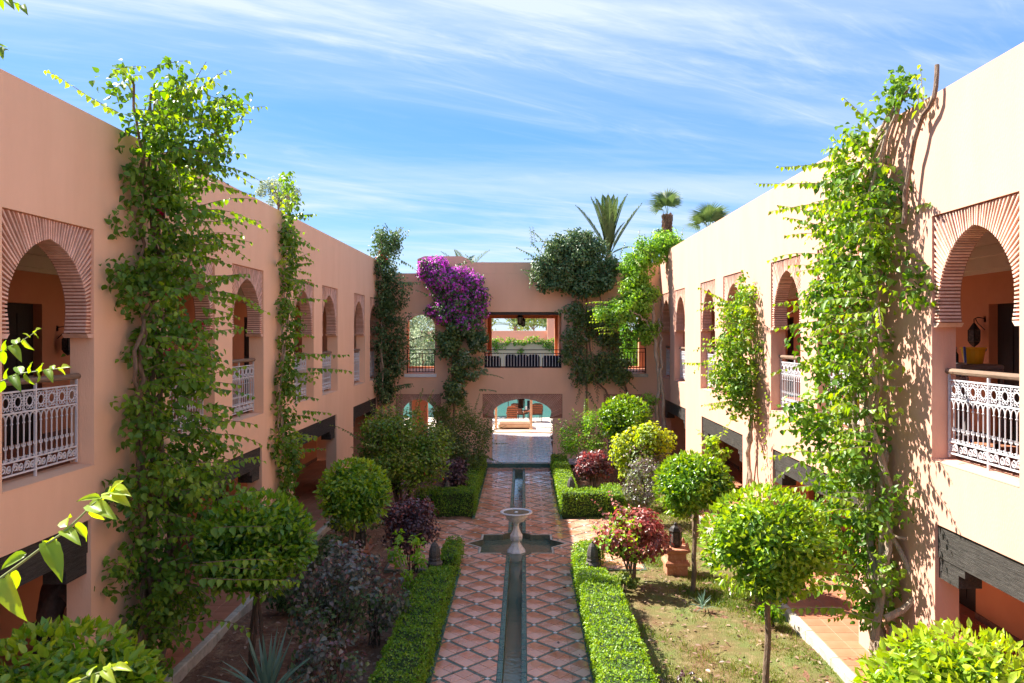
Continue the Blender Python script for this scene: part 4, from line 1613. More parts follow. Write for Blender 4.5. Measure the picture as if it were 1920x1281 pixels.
# ------------------------------------------------------------------ clipped hedges
def hedge(label, boxes, dens=1150, tint=.5, size=.036, mat='leaf_hedge', rounds=None):
    cx = sum((b[0] + b[1]) / 2 for b in boxes) / len(boxes)
    cy = sum((b[2] + b[3]) / 2 for b in boxes) / len(boxes)
    t = thing('box_hedge', label, 'hedge', (cx, cy, 0), 0, 'clipped box hedges along the path')
    core = MB()
    lv = Leaves()
    for (x0, x1, y0, y1, h) in boxes:
        core.bbox(x0 + .05, x1 - .05, y0 + .05, y1 - .05, -.05, h - .045, .03)

    def inside(Pp, skip):
        k = np.zeros(len(Pp), bool)
        for i, (x0, x1, y0, y1, h) in enumerate(boxes):
            if i != skip:
                k |= (Pp[:, 0] > x0 + .04) & (Pp[:, 0] < x1 - .04) & (Pp[:, 1] > y0 + .04) & (Pp[:, 1] < y1 - .04) & (Pp[:, 2] < h - .03)
        return k

    for i, (x0, x1, y0, y1, h) in enumerate(boxes):
        faces = [((x0, x1), (y0, y1), (h, h), (0, 0, 1)), ((x0, x0), (y0, y1), (0.02, h), (-1, 0, 0)), ((x1, x1), (y0, y1), (0.02, h), (1, 0, 0)),
                 ((x0, x1), (y0, y0), (0.02, h), (0, -1, 0)), ((x0, x1), (y1, y1), (0.02, h), (0, 1, 0))]
        for xs, ys, zs, nn in faces:
            A = max(xs[1] - xs[0], 1e-9) * max(ys[1] - ys[0], 1e-9) if nn[2] else max((xs[1] - xs[0]), (ys[1] - ys[0])) * (zs[1] - zs[0])
            n = int(A * dens)
            if n < 1:
                continue
            Pp = np.stack([xs[0] + (xs[1] - xs[0]) * RNG.random(n), ys[0] + (ys[1] - ys[0]) * RNG.random(n), zs[0] + (zs[1] - zs[0]) * RNG.random(n)], 1)
            # soft edges: pull corners in
            ex = np.minimum(Pp[:, 0] - x0, x1 - Pp[:, 0]) / .07
            ey = np.minimum(Pp[:, 1] - y0, y1 - Pp[:, 1]) / .07
            ez = (h - Pp[:, 2]) / .07
            e = np.clip(np.stack([ex, ey, ez], 1), 0, 1)
            near = (1 - e)
            cor = np.linalg.norm(near, axis=1)
            pull = np.clip(cor - 1, 0, 1)[:, None] * .07
            ctr = np.array([(x0 + x1) / 2, (y0 + y1) / 2, h - .2])
            dirn = np.stack([np.sign(ctr[0] - Pp[:, 0]) * near[:, 0], np.sign(ctr[1] - Pp[:, 1]) * near[:, 1], -near[:, 2]], 1)
            Pp = Pp + unit(dirn + 1e-9) * pull
            bumpy = .018 * (np.sin(Pp[:, 0] * 9 + Pp[:, 1] * 7) + np.sin(Pp[:, 1] * 13 - Pp[:, 2] * 11))
            nv = np.array(nn, float)
            Pp = Pp + nv * (bumpy + RNG.normal(size=n) * .014)[:, None]
            k = ~inside(Pp, i)
            if nn[2] == 0:                                   # thinner towards the foot
                k &= RNG.random(n) < np.clip(.35 + Pp[:, 2] / .22, 0, 1)
            Pp = Pp[k]
            bumpy = bumpy[k]
            n = len(Pp)
            N_ = nv + RNG.normal(size=(n, 3)) * .6 + np.array([0, 0, .25])
            T = RNG.normal(size=(n, 3)) + nv * .9
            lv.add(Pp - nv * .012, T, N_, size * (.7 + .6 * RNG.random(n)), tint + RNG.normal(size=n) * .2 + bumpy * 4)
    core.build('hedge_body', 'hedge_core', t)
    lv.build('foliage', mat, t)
    return t


xr = XC + PW
xl = XC - PW
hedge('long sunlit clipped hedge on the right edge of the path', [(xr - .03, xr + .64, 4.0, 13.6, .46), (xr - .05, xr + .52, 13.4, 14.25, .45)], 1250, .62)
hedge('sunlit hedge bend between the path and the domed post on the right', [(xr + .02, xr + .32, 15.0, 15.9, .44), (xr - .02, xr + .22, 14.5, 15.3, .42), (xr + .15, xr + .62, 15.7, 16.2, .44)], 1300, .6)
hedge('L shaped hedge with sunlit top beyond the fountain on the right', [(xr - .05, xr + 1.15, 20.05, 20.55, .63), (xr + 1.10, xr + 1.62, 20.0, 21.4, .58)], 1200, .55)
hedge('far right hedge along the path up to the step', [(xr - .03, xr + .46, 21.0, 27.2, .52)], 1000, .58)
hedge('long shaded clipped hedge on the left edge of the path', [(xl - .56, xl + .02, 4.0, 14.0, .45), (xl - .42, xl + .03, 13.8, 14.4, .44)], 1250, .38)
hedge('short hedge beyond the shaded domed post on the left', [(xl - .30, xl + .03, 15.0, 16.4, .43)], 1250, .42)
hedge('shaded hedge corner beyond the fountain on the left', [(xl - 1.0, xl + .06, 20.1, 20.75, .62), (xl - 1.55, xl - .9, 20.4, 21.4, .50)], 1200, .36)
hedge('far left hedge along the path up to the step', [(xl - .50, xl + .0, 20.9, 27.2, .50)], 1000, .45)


# lawn blades on the sunny bed
def grass():
    n = 90000
    X = XC + PW + .65 + RNG.random(n) * (KR - XC - PW - .7)
    Y = 7.0 + RNG.random(n) * 17.0
    d = (np.sin(X * 2.1 + Y * .9) + np.sin(X * 1.3 - Y * 1.7 + 2) + np.sin(X * 4.7 + Y * 3.9 + 1) * .7) / 2.7
    bare = np.exp(-(((X - 2.0) / .8) ** 2 + ((Y - 13.6) / 1.5) ** 2))
    k = (d + RNG.normal(size=n) * .3 > -.28 + bare * 1.6)
    X, Y, d = X[k], Y[k], d[k]
    n = len(X)
    T = RNG.normal(size=(n, 3)) * .6 + np.array([0, 0, 1.0])
    N_ = RNG.normal(size=(n, 3))
    g_ = Leaves(np.array([[0, 0, 0], [.07, .1, 0], [.05, .6, .04], [0, 1, .12], [-.05, .6, .04], [-.07, .1, 0]]))
    g_.add(np.stack([X, Y, np.full(n, -.06)], 1), T, N_, (.04 + .06 * RNG.random(n)) * (1 + .5 * np.clip(d, 0, 1)), .5 + d * .35 * -1 + RNG.normal(size=n) * .22)
    o = g_.build('lawn_grass', 'grass', None)
    o['label'] = 'patchy half dry grass on the sunlit bed'
    return o


grass()
def litter():
    n = 2600
    X = np.where(RNG.random(n) < .5, -KL + .1 + RNG.random(n) * (KL + XC - PW - .7), XC + PW + .7 + RNG.random(n) * (KR - XC - PW - .8))
    Y = 6 + RNG.random(n) * 20
    m = 60
    X[:m] = XC + (RNG.random(m) - .5) * 2.0
    ok = (np.abs(X - XC) > CW + .1) & ~((np.abs(X - XC) < 1.15) & (np.abs(Y - YS) < 1.15))
    X, Y = X[ok], Y[ok]
    n = len(X)
    Z = np.where(np.abs(X - XC) < PW, .008, -.005 + RNG.random(n) * .02)
    N_ = RNG.normal(size=(n, 3)) * .35 + np.array([0, 0, 1.0])
    T = RNG.normal(size=(n, 3)) * np.array([1, 1, .15])
    l_ = Leaves(LANCE2)
    l_.add(np.stack([X, Y, Z], 1), T, N_, .05 + .05 * RNG.random(n), .5 + RNG.normal(size=n) * .3)
    o = l_.build('fallen_leaves', 'leaf_brown', None)
    o['label'] = 'dry fallen leaves scattered over the beds'


litter()
bed('lawn', 'lawn', XC + PW + .66, KR - .01, 5.0, 24.5, 36, 170, z=-.035, amp=.02)


# ------------------------------------------------------------------ climbers on the walls
def climber(name, label, side, XW, yc, rows, n, mat='leaf_vine', size=.09, tint=.4, trunks=3, singles=0, streamers=(), dens=5.0, base_y=None, trunk_mat='bark', tr=.05, extra=(), cat='climber'):
    """rows: (z, half width along the wall, depth from the wall, shift along the wall)"""
    t = thing(name, label, cat, (side * (XW - .12), yc, 0))
    rows = np.array(rows, float)
    cl = []
    z = rows[0, 0]
    while z < rows[-1, 0]:
        hw, dp, sh = [np.interp(z, rows[:, 0], rows[:, k]) for k in (1, 2, 3)]
        bulge = 1 + .32 * math.sin(z * 2.9 + yc) * math.sin(z * 1.7 + 1.1 * yc)
        hw, dp = hw * bulge, dp * (2 - bulge)
        for _ in range(max(1, int(round(dens * hw / .5)))):
            u = yc + sh + RNG.normal() * hw * .55
            u = np.clip(u, yc + sh - hw, yc + sh + hw)
            w = .06 + (dp - .06) * RNG.random() ** 1.3 * (1 - .55 * ((u - yc - sh) / hw) ** 2)
            cs = .12 + .15 * RNG.random()
            cl.append((side * (XW - w - (0.05 if z < 7.2 else -.12 + .25 * RNG.random())), u, z + RNG.normal() * .08, cs * .75 + dp * .1, cs * 1.1, cs * 1.1))
        z += .17
    lv = Leaves()
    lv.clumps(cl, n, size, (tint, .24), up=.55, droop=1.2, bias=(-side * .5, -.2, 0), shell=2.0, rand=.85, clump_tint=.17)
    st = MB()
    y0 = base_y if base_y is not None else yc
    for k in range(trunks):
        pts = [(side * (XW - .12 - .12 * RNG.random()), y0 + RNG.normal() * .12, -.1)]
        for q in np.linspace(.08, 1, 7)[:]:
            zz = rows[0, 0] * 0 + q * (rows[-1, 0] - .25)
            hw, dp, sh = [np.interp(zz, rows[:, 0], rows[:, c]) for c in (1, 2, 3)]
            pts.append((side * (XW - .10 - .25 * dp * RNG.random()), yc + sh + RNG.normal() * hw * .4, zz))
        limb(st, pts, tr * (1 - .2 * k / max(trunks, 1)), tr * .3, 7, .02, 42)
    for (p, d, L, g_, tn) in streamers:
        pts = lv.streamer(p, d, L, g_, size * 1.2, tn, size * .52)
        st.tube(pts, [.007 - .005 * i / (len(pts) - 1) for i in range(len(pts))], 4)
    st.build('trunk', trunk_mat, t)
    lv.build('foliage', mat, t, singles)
    for (mt, spots, nn, sz, nm) in extra:
        e = Leaves()
        e.clumps(spots, nn, sz, (.5, .25), up=.5, droop=.2, shell=2)
        e.build(nm, mt, t)
    return t, cl


def rnd_streamers(side, XW, n, ys, zs, L=(.4, 1.1), w=(.15, .6), dy=0.0, tn=.6, g_=.25, up=.1, out=.8):
    res = []
    for _ in range(n):
        p = (side * (XW - w[0] - (w[1] - w[0]) * RNG.random()), ys[0] + (ys[1] - ys[0]) * RNG.random(), zs[0] + (zs[1] - zs[0]) * RNG.random())
        d = (-side * (out * (.4 + .8 * RNG.random())), dy + RNG.normal() * .5, up + RNG.normal() * .22)
        res.append((p, d, L[0] + (L[1] - L[0]) * RNG.random(), g_ * (.5 + RNG.random()), tn + RNG.normal() * .1))
    return res


stL = rnd_streamers(-1, XL, 185, (9.9, 11.4), (.8, 7.0), (.35, .85), (.3, .9), 0.1, .5, .35)
stL += rnd_streamers(-1, XL, 40, (9.8, 11.3), (7.1, 8.0), (.35, .8), (.0, 1.0), 0.0, .72, .3, .35)
stL += [(P(230, 215, 10.2), (-.6, -.5, .35), 1.0, .05, .75), (P(350, 190, 10.4), (.35, .1, .9), .62, .05, .8), (P(250, 190, 10.4), (-.25, .2, .9), .5, .05, .8),
        (P(390, 225, 10.6), (.9, .1, .12), .62, .2, .6), (P(360, 300, 10.6), (.8, .2, -.1), .9, .15, .6), (P(400, 345, 10.9), (.9, .2, -.2), .55, .1, .75),
        (P(210, 670, 10.0), (-.6, -.6, .15), .55, .2, .5), (P(410, 790, 10.2), (.8, -.2, .05), .5, .2, .6), (P(380, 1085, 9.2), (.95, .1, -.02), 1.1, .08, .62),
        (P(380, 1055, 9.3), (.95, .1, .06), .9, .1, .6), (P(360, 1060, 9.4), (.9, -.2, .1), .9, .12, .55), (P(400, 990, 9.6), (.9, .1, .1), .7, .2, .55),
        (P(420, 935, 9.8), (.9, .1, .3), .6, .2, .6), (P(350, 1170, 9.4), (.8, -.2, .2), .9, .25, .5), (P(330, 110 + 60, 10.4), (.1, 0, 1), .35, .02, .8)]
flL = [tuple(P(368, 686, 11.5)) + (.10, .10, .085), tuple(P(356, 676, 11.4)) + (.05, .05, .06), tuple(P(318, 548, 10.6)) + (.06, .06, .06), tuple(P(375, 612, 11.0)) + (.07, .07, .05), tuple(P(300, 400, 10.6)) + (.04, .04, .05), tuple(P(314, 660, 10.6)) + (.05, .05, .05)]
climber('wall_climber', 'thick green climber with a few crimson flowers on the shaded left wing', -1, XL, 10.6,
        [(.2, .42, .45, .05), (.9, .75, .95, .0), (1.8, .95, 1.15, .0), (2.9, .95, 1.05, -.05), (3.6, .85, .9, .0), (4.6, .80, .85, .05), (5.6, .74, .75, .05), (6.3, .64, .75, .05), (6.9, .80, .95, -.05), (7.25, 1.2, 1.3, -.15), (7.6, 1.05, 1.2, -.2), (8.1, .5, .7, -.1)],
        9000, 'leaf_vine', .09, .40, 6, 300, stL, 3.0, trunk_mat='bark', tr=.05, extra=[('bract_crimson', flL, 190, .06, 'flower')])

stR = rnd_streamers(1, XR, 150, (9.9, 11.5), (1.0, 7.0), (.35, .85), (.15, .8), .1, .66, .35)
stR += [(P(1560, 345, 10.8), (-.9, .3, .16), 1.0, .12, .8), (P(1590, 300, 10.8), (-.9, .2, -.02), .95, .06, .75), (P(1560, 380, 10.9), (-.9, .3, .0), .8, .08, .8), (P(1640, 240, 10.7), (-.55, .2, .7), .65, .1, .8),
        (P(1710, 390, 9.9), (.25, -1.0, .12), 1.5, .10, .75), (P(1560, 440, 10.9), (-.9, .2, .1), .6, .2, .7), (P(1560, 560, 10.8), (-.9, .1, .05), .8, .15, .7), (P(1550, 600, 10.8), (-.9, .1, -.1), .7, .15, .7),
        (P(1570, 750, 10.8), (-.9, .0, .05), .9, .12, .7), (P(1560, 850, 10.4), (-.9, .1, .1), .8, .2, .75), (P(1580, 1140, 9.7), (-1, .0, .1), .8, .1, .7), (P(1600, 1060, 9.8), (-.9, .1, .1), .6, .2, .7),
        (P(1732, 190, 9.5), (-.1, .0, 1), .45, .05, .8), (P(1722, 215, 9.6), (.05, .1, 1), .5, .05, .8), (P(1690, 220, 10.3), (-.4, .1, .6), .4, .05, .8)]
vR, clR = climber('wall_climber', 'thick bright green climber on the sunlit right wing', 1, XR, 10.65,
                  [(.9, .40, .45, .0), (1.4, .62, .65, .05), (2.0, .80, .85, .05), (3.0, .85, .95, .05), (4.0, .82, .95, .05), (5.0, .84, 1.0, .05), (5.8, .86, 1.05, .05), (6.6, .80, .95, .05), (7.1, .66, .7, .05), (7.5, .45, .4, -.35), (8.0, .22, .25, -.75)],
                  6600, 'leaf_vine', .09, .48, 7, 300, stR, 2.6, trunk_mat='bark_pale', tr=.06)
tb = MB()
limb(tb, [P(1700, 1010, 10.0), P(1672, 1000, 10.1), P(1660, 960, 10.2)], .02, .01, 6, .006, 8)
tb.build('bare_branch', 'bark_pale', vR)
tb = MB()
limb(tb, [P(1695, 420, 9.95), P(1703, 330, 9.85), P(1722, 235, 9.6), P(1752, 185, 9.3), P(1757, 122, 9.3)], .032, .027, 7, .006, 12)
tb.build('bare_branch', 'bark', vR)
tb = MB()
limb(tb, [P(1640, 1200, 10.1), P(1655, 1080, 10.2), P(1670, 920, 10.3), P(1640, 820, 10.3), P(1625, 780, 10.4)], .06, .03, 7, .015, 14)
tb.build('bare_branch', 'bark_pale', vR)
tb = MB()
limb(tb, [P(1660, 1160, 10.0), P(1720, 1120, 10.0), P(1700, 1060, 10.1), P(1670, 1000, 10.2)], .05, .03, 7, .012, 12)
tb.build('bare_branch', 'bark_pale', vR)

st2 = rnd_streamers(-1, XL, 46, (16.3, 17.1), (1.2, 7.4), (.3, .7), (.05, .35), .0, .55, .3)
st2 += [(P(560, 665, 16.3), (1, -.2, .05), 1.05, .02, .55), (P(580, 690, 16.2), (1, -.1, -.05), .9, .05, .55), (P(560, 560, 16.5), (1, -.1, -.05), .6, .02, .7), (P(570, 770, 16.4), (1, -.1, -.1), .6, .02, .6),
        (P(525, 400, 16.6), (.2, -.1, 1), .5, .02, .9), (P(540, 390, 16.6), (.5, -.1, .8), .35, .02, .9), (P(515, 380, 16.6), (-.1, -.1, 1), .4, .02, .9)]
climber('wall_climber', 'thin two stemmed climber on the shaded left wing past the third arch', -1, XL, 16.75,
        [(.9, .40, .22, .1), (2.0, .48, .30, .0), (3.0, .42, .32, -.2), (4.0, .45, .34, -.25), (5.0, .30, .30, .1), (6.0, .26, .28, .2), (7.2, .22, .26, .2), (7.9, .14, .2, .2)],
        2300, 'leaf_vine', .098, .42, 3, 60, st2, 3.0, trunk_mat='bark_pale', tr=.03)

t, cl = climber('wall_climber', 'bushy light green climber with bare trunk between arches of the sunlit wing', 1, XR, 16.8,
                [(2.9, .25, .3, -.1), (3.3, .55, .65, -.1), (4.0, .62, .8, -.05), (4.7, .60, .75, .0), (5.3, .42, .5, .1), (5.8, .14, .25, .1)],
                3000, 'leaf_vine', .085, .62, 2, 40, rnd_streamers(1, XR, 50, (16.3, 17.3), (2.9, 5.4), (.4, .8), (.2, .7), .1, .75, .2) + [(P(1330, 680, 16.8), (-1, 0, 0), .55, .05, .8)], 4.6, base_y=15.95, trunk_mat='bark_pale', tr=.055)
st_ = Leaves()
for q in range(9):
    p_ = P(1400 + 25 * RNG.random(), 880 - q * 26, 15.9)
    st_.streamer((XR - .08, 15.9 + RNG.normal() * .2, p_.z), (-.3, .6 * RNG.normal(), .5), .35, .1, .075, .75, .05)
st_.build('foliage', 'leaf_vine', t)
shrub('young_climber', 'small light green leafy sapling beside the third right opening', (4.0, 16.2, 0), .30, .36, 2.35, 320, 'leaf_vine', .085, .75, 3, 'plant', ncl=14, stem_mat='bark_pale', trunk_r=.02, wisps=5)

climber('wall_climber', 'dark dense climber in the far left corner with bare twigs below', -1, XL, 27.85,
        [(2.3, .3, .4, 0), (2.9, .5, .75, .0), (4.0, .55, .9, .0), (5.2, .55, .9, .0), (6.4, .55, .95, .0), (7.1, .55, .8, .0), (7.8, .7, .9, 0), (8.4, .35, .5, 0)],
        8200, 'leaf_dark', .085, .45, 5, 0, rnd_streamers(-1, XL, 26, (27.5, 28.2), (2.5, 7.6), (.4, .9), (.4, 1.0), -.2, .5, .2) +
        [((-4.9 + .5 * RNG.random(), 27.9, 7.7), (RNG.normal() * .6, RNG.normal() * .3, 1), .6 + .4 * RNG.random(), .05, .6) for _ in range(16)],
        7.5, trunk_mat='bark_pale', tr=.03, extra=[('flower_red', [(-4.95, 27.6, 7.35, .25, .25, .22)], 40, .08, 'flower')])


def mass(name, label, loc, cl, n, mat, size, tint, extra=(), streamers=(), trunks=(), trunk_mat='bark', cat='climber', bias=(0, -.6, 0), droop=.8):
    t = thing(name, label, cat, loc)
    st = MB()
    lv = Leaves()
    lv.clumps(cl, n, size, (tint, .26), up=.55, droop=droop, bias=bias, shell=2.0)
    for (p, d, L, g_, tn) in streamers:
        pts = lv.streamer(p, d, L, g_, size, tn, size * .5)
        st.tube(pts, .006, 4)
    for pts, r0, r1 in trunks:
        limb(st, pts, r0, r1, 6, .03, 24)
    st.build('trunk', trunk_mat, t)
    lv.build('foliage', mat, t)
    for (mt, cl2, nn, sz, tn, nm) in extra:
        e = Leaves()
        e.clumps(cl2, nn, sz, (tn, .26), up=.6, droop=.3, bias=bias, shell=3.0)
        e.build(nm, mt, t)
    return t


def blob(cs, k, s):
    """k small clumps spread inside each coarse ellipsoid"""
    out = []
    for (x, y, z, rx, ry, rz) in cs:
        for _ in range(k):
            d = unit(RNG.normal(size=(1, 3)))[0] * (RNG.random() ** (1 / 2.2))
            q = s * (.7 + .6 * RNG.random())
            out.append((x + d[0] * rx, y + d[1] * ry, z + d[2] * rz, q, q * .8, q * .9))
    return out


def PY(px, py, Y, rx, ry, rz):
    p = P(px, py, Y)
    return (p.x, p.y, p.z, rx, ry, rz)


Yc = 28.05
bou = blob([PY(850, 525, Yc, 1.05, .45, .6), PY(840, 570, Yc, .85, .42, .65), PY(878, 590, Yc, .68, .42, .75), PY(820, 510, Yc, .6, .4, .45), PY(870, 545, Yc, .8, .42, .6)], 34, .27)
low = blob([PY(865, 620, Yc, .7, .4, .5), PY(835, 640, Yc, .45, .4, .5), PY(870, 680, Yc, .75, .40, .8), PY(845, 650, Yc, .5, .4, .5), PY(855, 735, Yc, .65, .4, .5), PY(895, 640, Yc, .35, .3, .35)], 22, .2)
mass('magenta_climber', 'climber covered in magenta blossom on the link building', (-2.6, 28.3, 0), bou + low, 18000, 'leaf_dark', .09, .5,
     extra=[('bract_magenta', [c for c in bou if c[2] > 6.2] * 2 + [c for c in bou if c[2] > 4.9], 11500, .085, .66, 'blossom'),
            ('leaf_olive', [c for c in low if RNG.random() < .45], 2600, .08, .55, 'foliage'), ('leaf_pale', [c for c in low if c[0] > -2.4 and RNG.random() < .5], 900, .07, .5, 'foliage')],
     streamers=[((p.x, p.y, p.z), (RNG.normal() * .8, -.3, .5 + RNG.normal() * .3), .35 + .4 * RNG.random(), .15, .6) for p in [P(800 + 110 * RNG.random(), 485 + 70 * RNG.random(), 27.9) for _ in range(16)]]
     + [(P(900, 655, 27.7), (1, -.1, -.1), .8, .1, .9), (P(890, 700, 27.7), (1, -.1, .1), 1.0, .3, .9), (P(900, 730, 27.7), (1, -.1, .1), .6, .3, .9)],
     trunks=[([(-2.7, 28.2, -.1), (-2.5, 28.2, 2.0), (-2.6, 28.1, 4.5), (-2.6, 28.1, 6.6)], .06, .03)])
shrub('leafy_shrub', 'pale leaved climber shoots at the foot of the magenta climber', (-2.9, 27.5, 0), .5, .9, 1.6, 1300, 'leaf_olive', .07, .4, 6, ncl=20, csize=.34, wisps=10)

dk = blob([PY(1075, 500, Yc, 1.55, .5, 1.0), PY(1120, 520, Yc, .9, .5, .8), PY(1045, 505, Yc, .75, .45, .7), PY(1080, 465, Yc, .9, .5, .55)], 46, .28)
wl_ = blob([PY(1085, 590, 28.1, .8, .35, .5), PY(1140, 590, 28.0, .7, .35, .6), PY(1165, 690, 28.1, .45, .25, .6), PY(1095, 700, 28.2, .5, .2, .6), PY(1075, 650, 28.2, .55, .25, .9), PY(1130, 690, 28.2, .8, .25, .7), PY(1110, 620, 28.2, .9, .3, .5), PY(1150, 640, 28.15, .6, .3, .6)], 34, .17)
mass('red_flowered_climber', 'dark green climber dotted with red flowers over the roof edge', (2.4, 28.3, 0), dk, 17000, 'leaf_dark', .095, .58,
     extra=[('flower_red', [dk[int(RNG.integers(len(dk)))] for _ in range(26)], 60, .09, .4, 'flower'), ('leaf_olive', wl_, 3400, .085, .4, 'foliage'), ('leaf_pale', [c for c in wl_ if c[0] < 2.2], 380, .07, .5, 'foliage'),
            ('leaf_dark', wl_, 4600, .085, .65, 'foliage')],
     streamers=[((p.x, p.y, p.z), (RNG.normal() * .8, -.2, .7 + RNG.normal() * .3), .4 + .5 * RNG.random(), .15, .55) for p in [P(992 + 175 * RNG.random(), 445 + 95 * RNG.random(), 27.75) for _ in range(60)]]
     + [((p.x, p.y, p.z), (-1, -.2, .3), .7, .3, .5) for p in [P(1010, 510, 27.9), P(1020, 490, 27.9)]]
     + [((p.x, p.y, p.z), (RNG.normal() * .5, -.3, -.6), .5 + .5 * RNG.random(), .1, .5) for p in [P(1060 + 110 * RNG.random(), 600 + 140 * RNG.random(), 28.1) for _ in range(24)]],
     trunks=[([(3.7, 28.2, -.1), (3.3, 28.3, 2.0), (2.6, 28.3, 3.2), (2.2, 28.3, 5.2), (2.0, 28.2, 6.6)], .045, .02), ([(3.8, 28.2, -.1), (3.75, 28.3, 2.4), (3.2, 28.3, 4.4), (2.6, 28.2, 6.4)], .05, .02),
             ([(2.0, 28.3, 6.0), (1.7, 28.3, 5.6), (1.6, 28.35, 4.4)], .02, .008), ([(2.9, 28.3, 4.9), (2.1, 28.3, 4.2), (1.5, 28.35, 3.6)], .02, .008)])
br = blob([PY(1195, 500, 26.9, .75, .55, .55), PY(1150, 590, 26.6, .75, .5, .42), PY(1225, 470, 27.0, .75, .5, .5), PY(1190, 560, 26.8, .6, .5, .5), PY(1210, 620, 26.9, .5, .5, .35), PY(1250, 455, 27.3, .5, .5, .35), PY(1200, 535, 27.0, .7, .5, .9)], 32, .25)
mass('tree_climber', 'bright lime green climber on pale trunks in the far right corner', (4.55, 26.6, 0), br, 14000, 'leaf_bright', .09, .40,
     extra=[('leaf_olive', [c for c in br if RNG.random() < .4], 2200, .075, .3, 'foliage'),
            ('leaf_bright', blob([PY(1215, 750, 26.6, .3, .3, .5), PY(1200, 780, 26.6, .25, .3, .3)], 12, .13), 700, .07, .3, 'foliage')],
     streamers=[((p.x, p.y, p.z), (RNG.normal() * .8, -.3, .6 + RNG.normal() * .4), .35 + .5 * RNG.random(), .15, .6) for p in [P(1180 + 100 * RNG.random(), 440 + 60 * RNG.random(), 26.9) for _ in range(20)]]
     + [((p.x, p.y, p.z), (-1, -.3, .1), .5 + .3 * RNG.random(), .2, .7) for p in [P(1130 + 30 * RNG.random(), 565 + 60 * RNG.random(), 26.5) for _ in range(10)]],
     trunks=[([(4.55, 26.5, -.1), (4.5, 26.5, 1.6), (4.58, 26.6, 3.2), (4.45, 26.6, 4.6), (4.3, 26.8, 6.2)], .09, .05), ([(4.7, 26.4, -.1), (4.72, 26.4, 2.0), (4.62, 26.5, 3.6), (4.6, 26.7, 5.2)], .07, .03),
             ([(4.45, 26.6, 4.5), (4.0, 26.5, 5.2), (3.4, 26.4, 5.5)], .035, .015)], trunk_mat='bark_pale')


# ------------------------------------------------------------------ palms and trees beyond the buildings
def frond_mesh(L, w, droop, n=26, tint=.5, fold=.35, tip=1.0):
    V, Fa = [], []

    def q(s):
        return np.array([0, L * s * (1 - .12 * droop * s), -droop * L * .5 * s * s])

    for i in range(n):
        s = .14 + .86 * i / (n - 1)
        p, p2 = q(s), q(min(s + .02, 1.02))
        ln_ = w * math.sin(math.pi * min(1, .18 + s * .84)) ** .7 + .02
        for sg in (-1, 1):
            tipp = p + np.array([sg * ln_ * .72, ln_ * .62, ln_ * fold + RNG.normal() * .02])
            b = len(V)
            th = L * .013
            V += [p, p + np.array([sg * .01, th, 0]), p + (tipp - p) * .55 + np.array([0, th * 1.2, 0]), tipp, p + (tipp - p) * .55 - np.array([0, th * 1.2, 0])]
            Fa.append((b, b + 1, b + 2, b + 3))
            Fa.append((b, b + 2, b + 3, b + 4))
    for i in range(6):
        s0, s1 = i / 6, (i + 1) / 6
        a, c = q(s0), q(s1)
        r0, r1 = L * .012 * (1.2 - s0), L * .012 * (1.2 - s1)
        b = len(V)
        V += [a + (-r0, 0, 0), a + (r0, 0, 0), c + (r1, 0, 0), c + (-r1, 0, 0), a + (0, 0, -r0 * 1.4), c + (0, 0, -r1 * 1.4)]
        Fa += [(b, b + 1, b + 2, b + 3), (b, b + 4, b + 5, b + 3), (b + 1, b + 4, b + 5, b + 2)]
    t = np.clip(tint + RNG.normal(size=len(V)) * .12, 0, 1)
    me = mesh_np('frond', np.array(V), [np.array(Fa)], t)
    me.materials.append(M['leaf_palm'])
    return me


def fan_mesh(L, tint=.5, n=22):
    V, Fa = [], []
    st = L * .45
    for k in range(n):
        a = (k / (n - 1) - .5) * 3.6
        ln_ = L * (.62 - .12 * abs(a) / 1.8)
        d = np.array([math.sin(a), math.cos(a), 0])
        s = np.array([math.cos(a), -math.sin(a), 0]) * L * .03
        b = len(V)
        o = np.array([0, st, 0])
        dr = -.30 * ln_ * (1 + .4 * RNG.random())
        V += [o, o + d * ln_ * .55 + s + (0, 0, .02), o + d * ln_ + np.array([0, 0, dr]), o + d * ln_ * .55 - s]
        Fa.append((b, b + 1, b + 2, b + 3))
    b = len(V)
    V += [np.array([-.02, 0, 0]), np.array([.02, 0, 0]), np.array([.015, st, 0]), np.array([-.015, st, 0])]
    Fa.append((b, b + 1, b + 2, b + 3))
    me = mesh_np('frond', np.array(V), [np.array(Fa)], np.clip(tint + RNG.normal(size=len(V)) * .15, 0, 1))
    me.materials.append(M['leaf_palm'])
    return me


def palm(label, x, y, ztop, fr, meshes, tr=.16, group='palms beyond the buildings', skirt=False, spin=None):
    t = thing('palm_tree', label, 'palm tree', (x, y, 0), 0, group)
    tk = MB()
    n = 30
    pr = []
    for i in range(n + 1):
        s = i / n
        pr.append((tr * (1.12 if i % 2 else .95) * (1.15 - .2 * s), -.3 + (ztop + .3) * s))
    tk.lathe(pr, 9, (x, y, 0))
    tk.build('trunk', 'bark', t)
    if skirt:
        sk = Leaves(LANCE2)
        k = 420
        an = RNG.random(k) * 6.28
        z = ztop - .1 - RNG.random(k) ** 1.0 * 1.7
        d = np.stack([np.cos(an), np.sin(an), np.full(k, 1.6)], 1)
        sk.add(np.stack([x + np.cos(an) * tr, y + np.sin(an) * tr, z], 1), d, RNG.normal(size=(k, 3)), .16 + .14 * RNG.random(k), .5 + RNG.normal(size=k) * .2)
        sk.build('leaf_stub', 'leaf_brown', t)
    for (az, el, sc, mi) in fr:
        o = obj('frond', meshes[mi % len(meshes)], None, t, loc=(0, 0, ztop))
        o.rotation_euler = Euler((math.radians(el), 0, math.radians(az)), 'XYZ')
        o.scale = (sc, sc, sc)
    return t


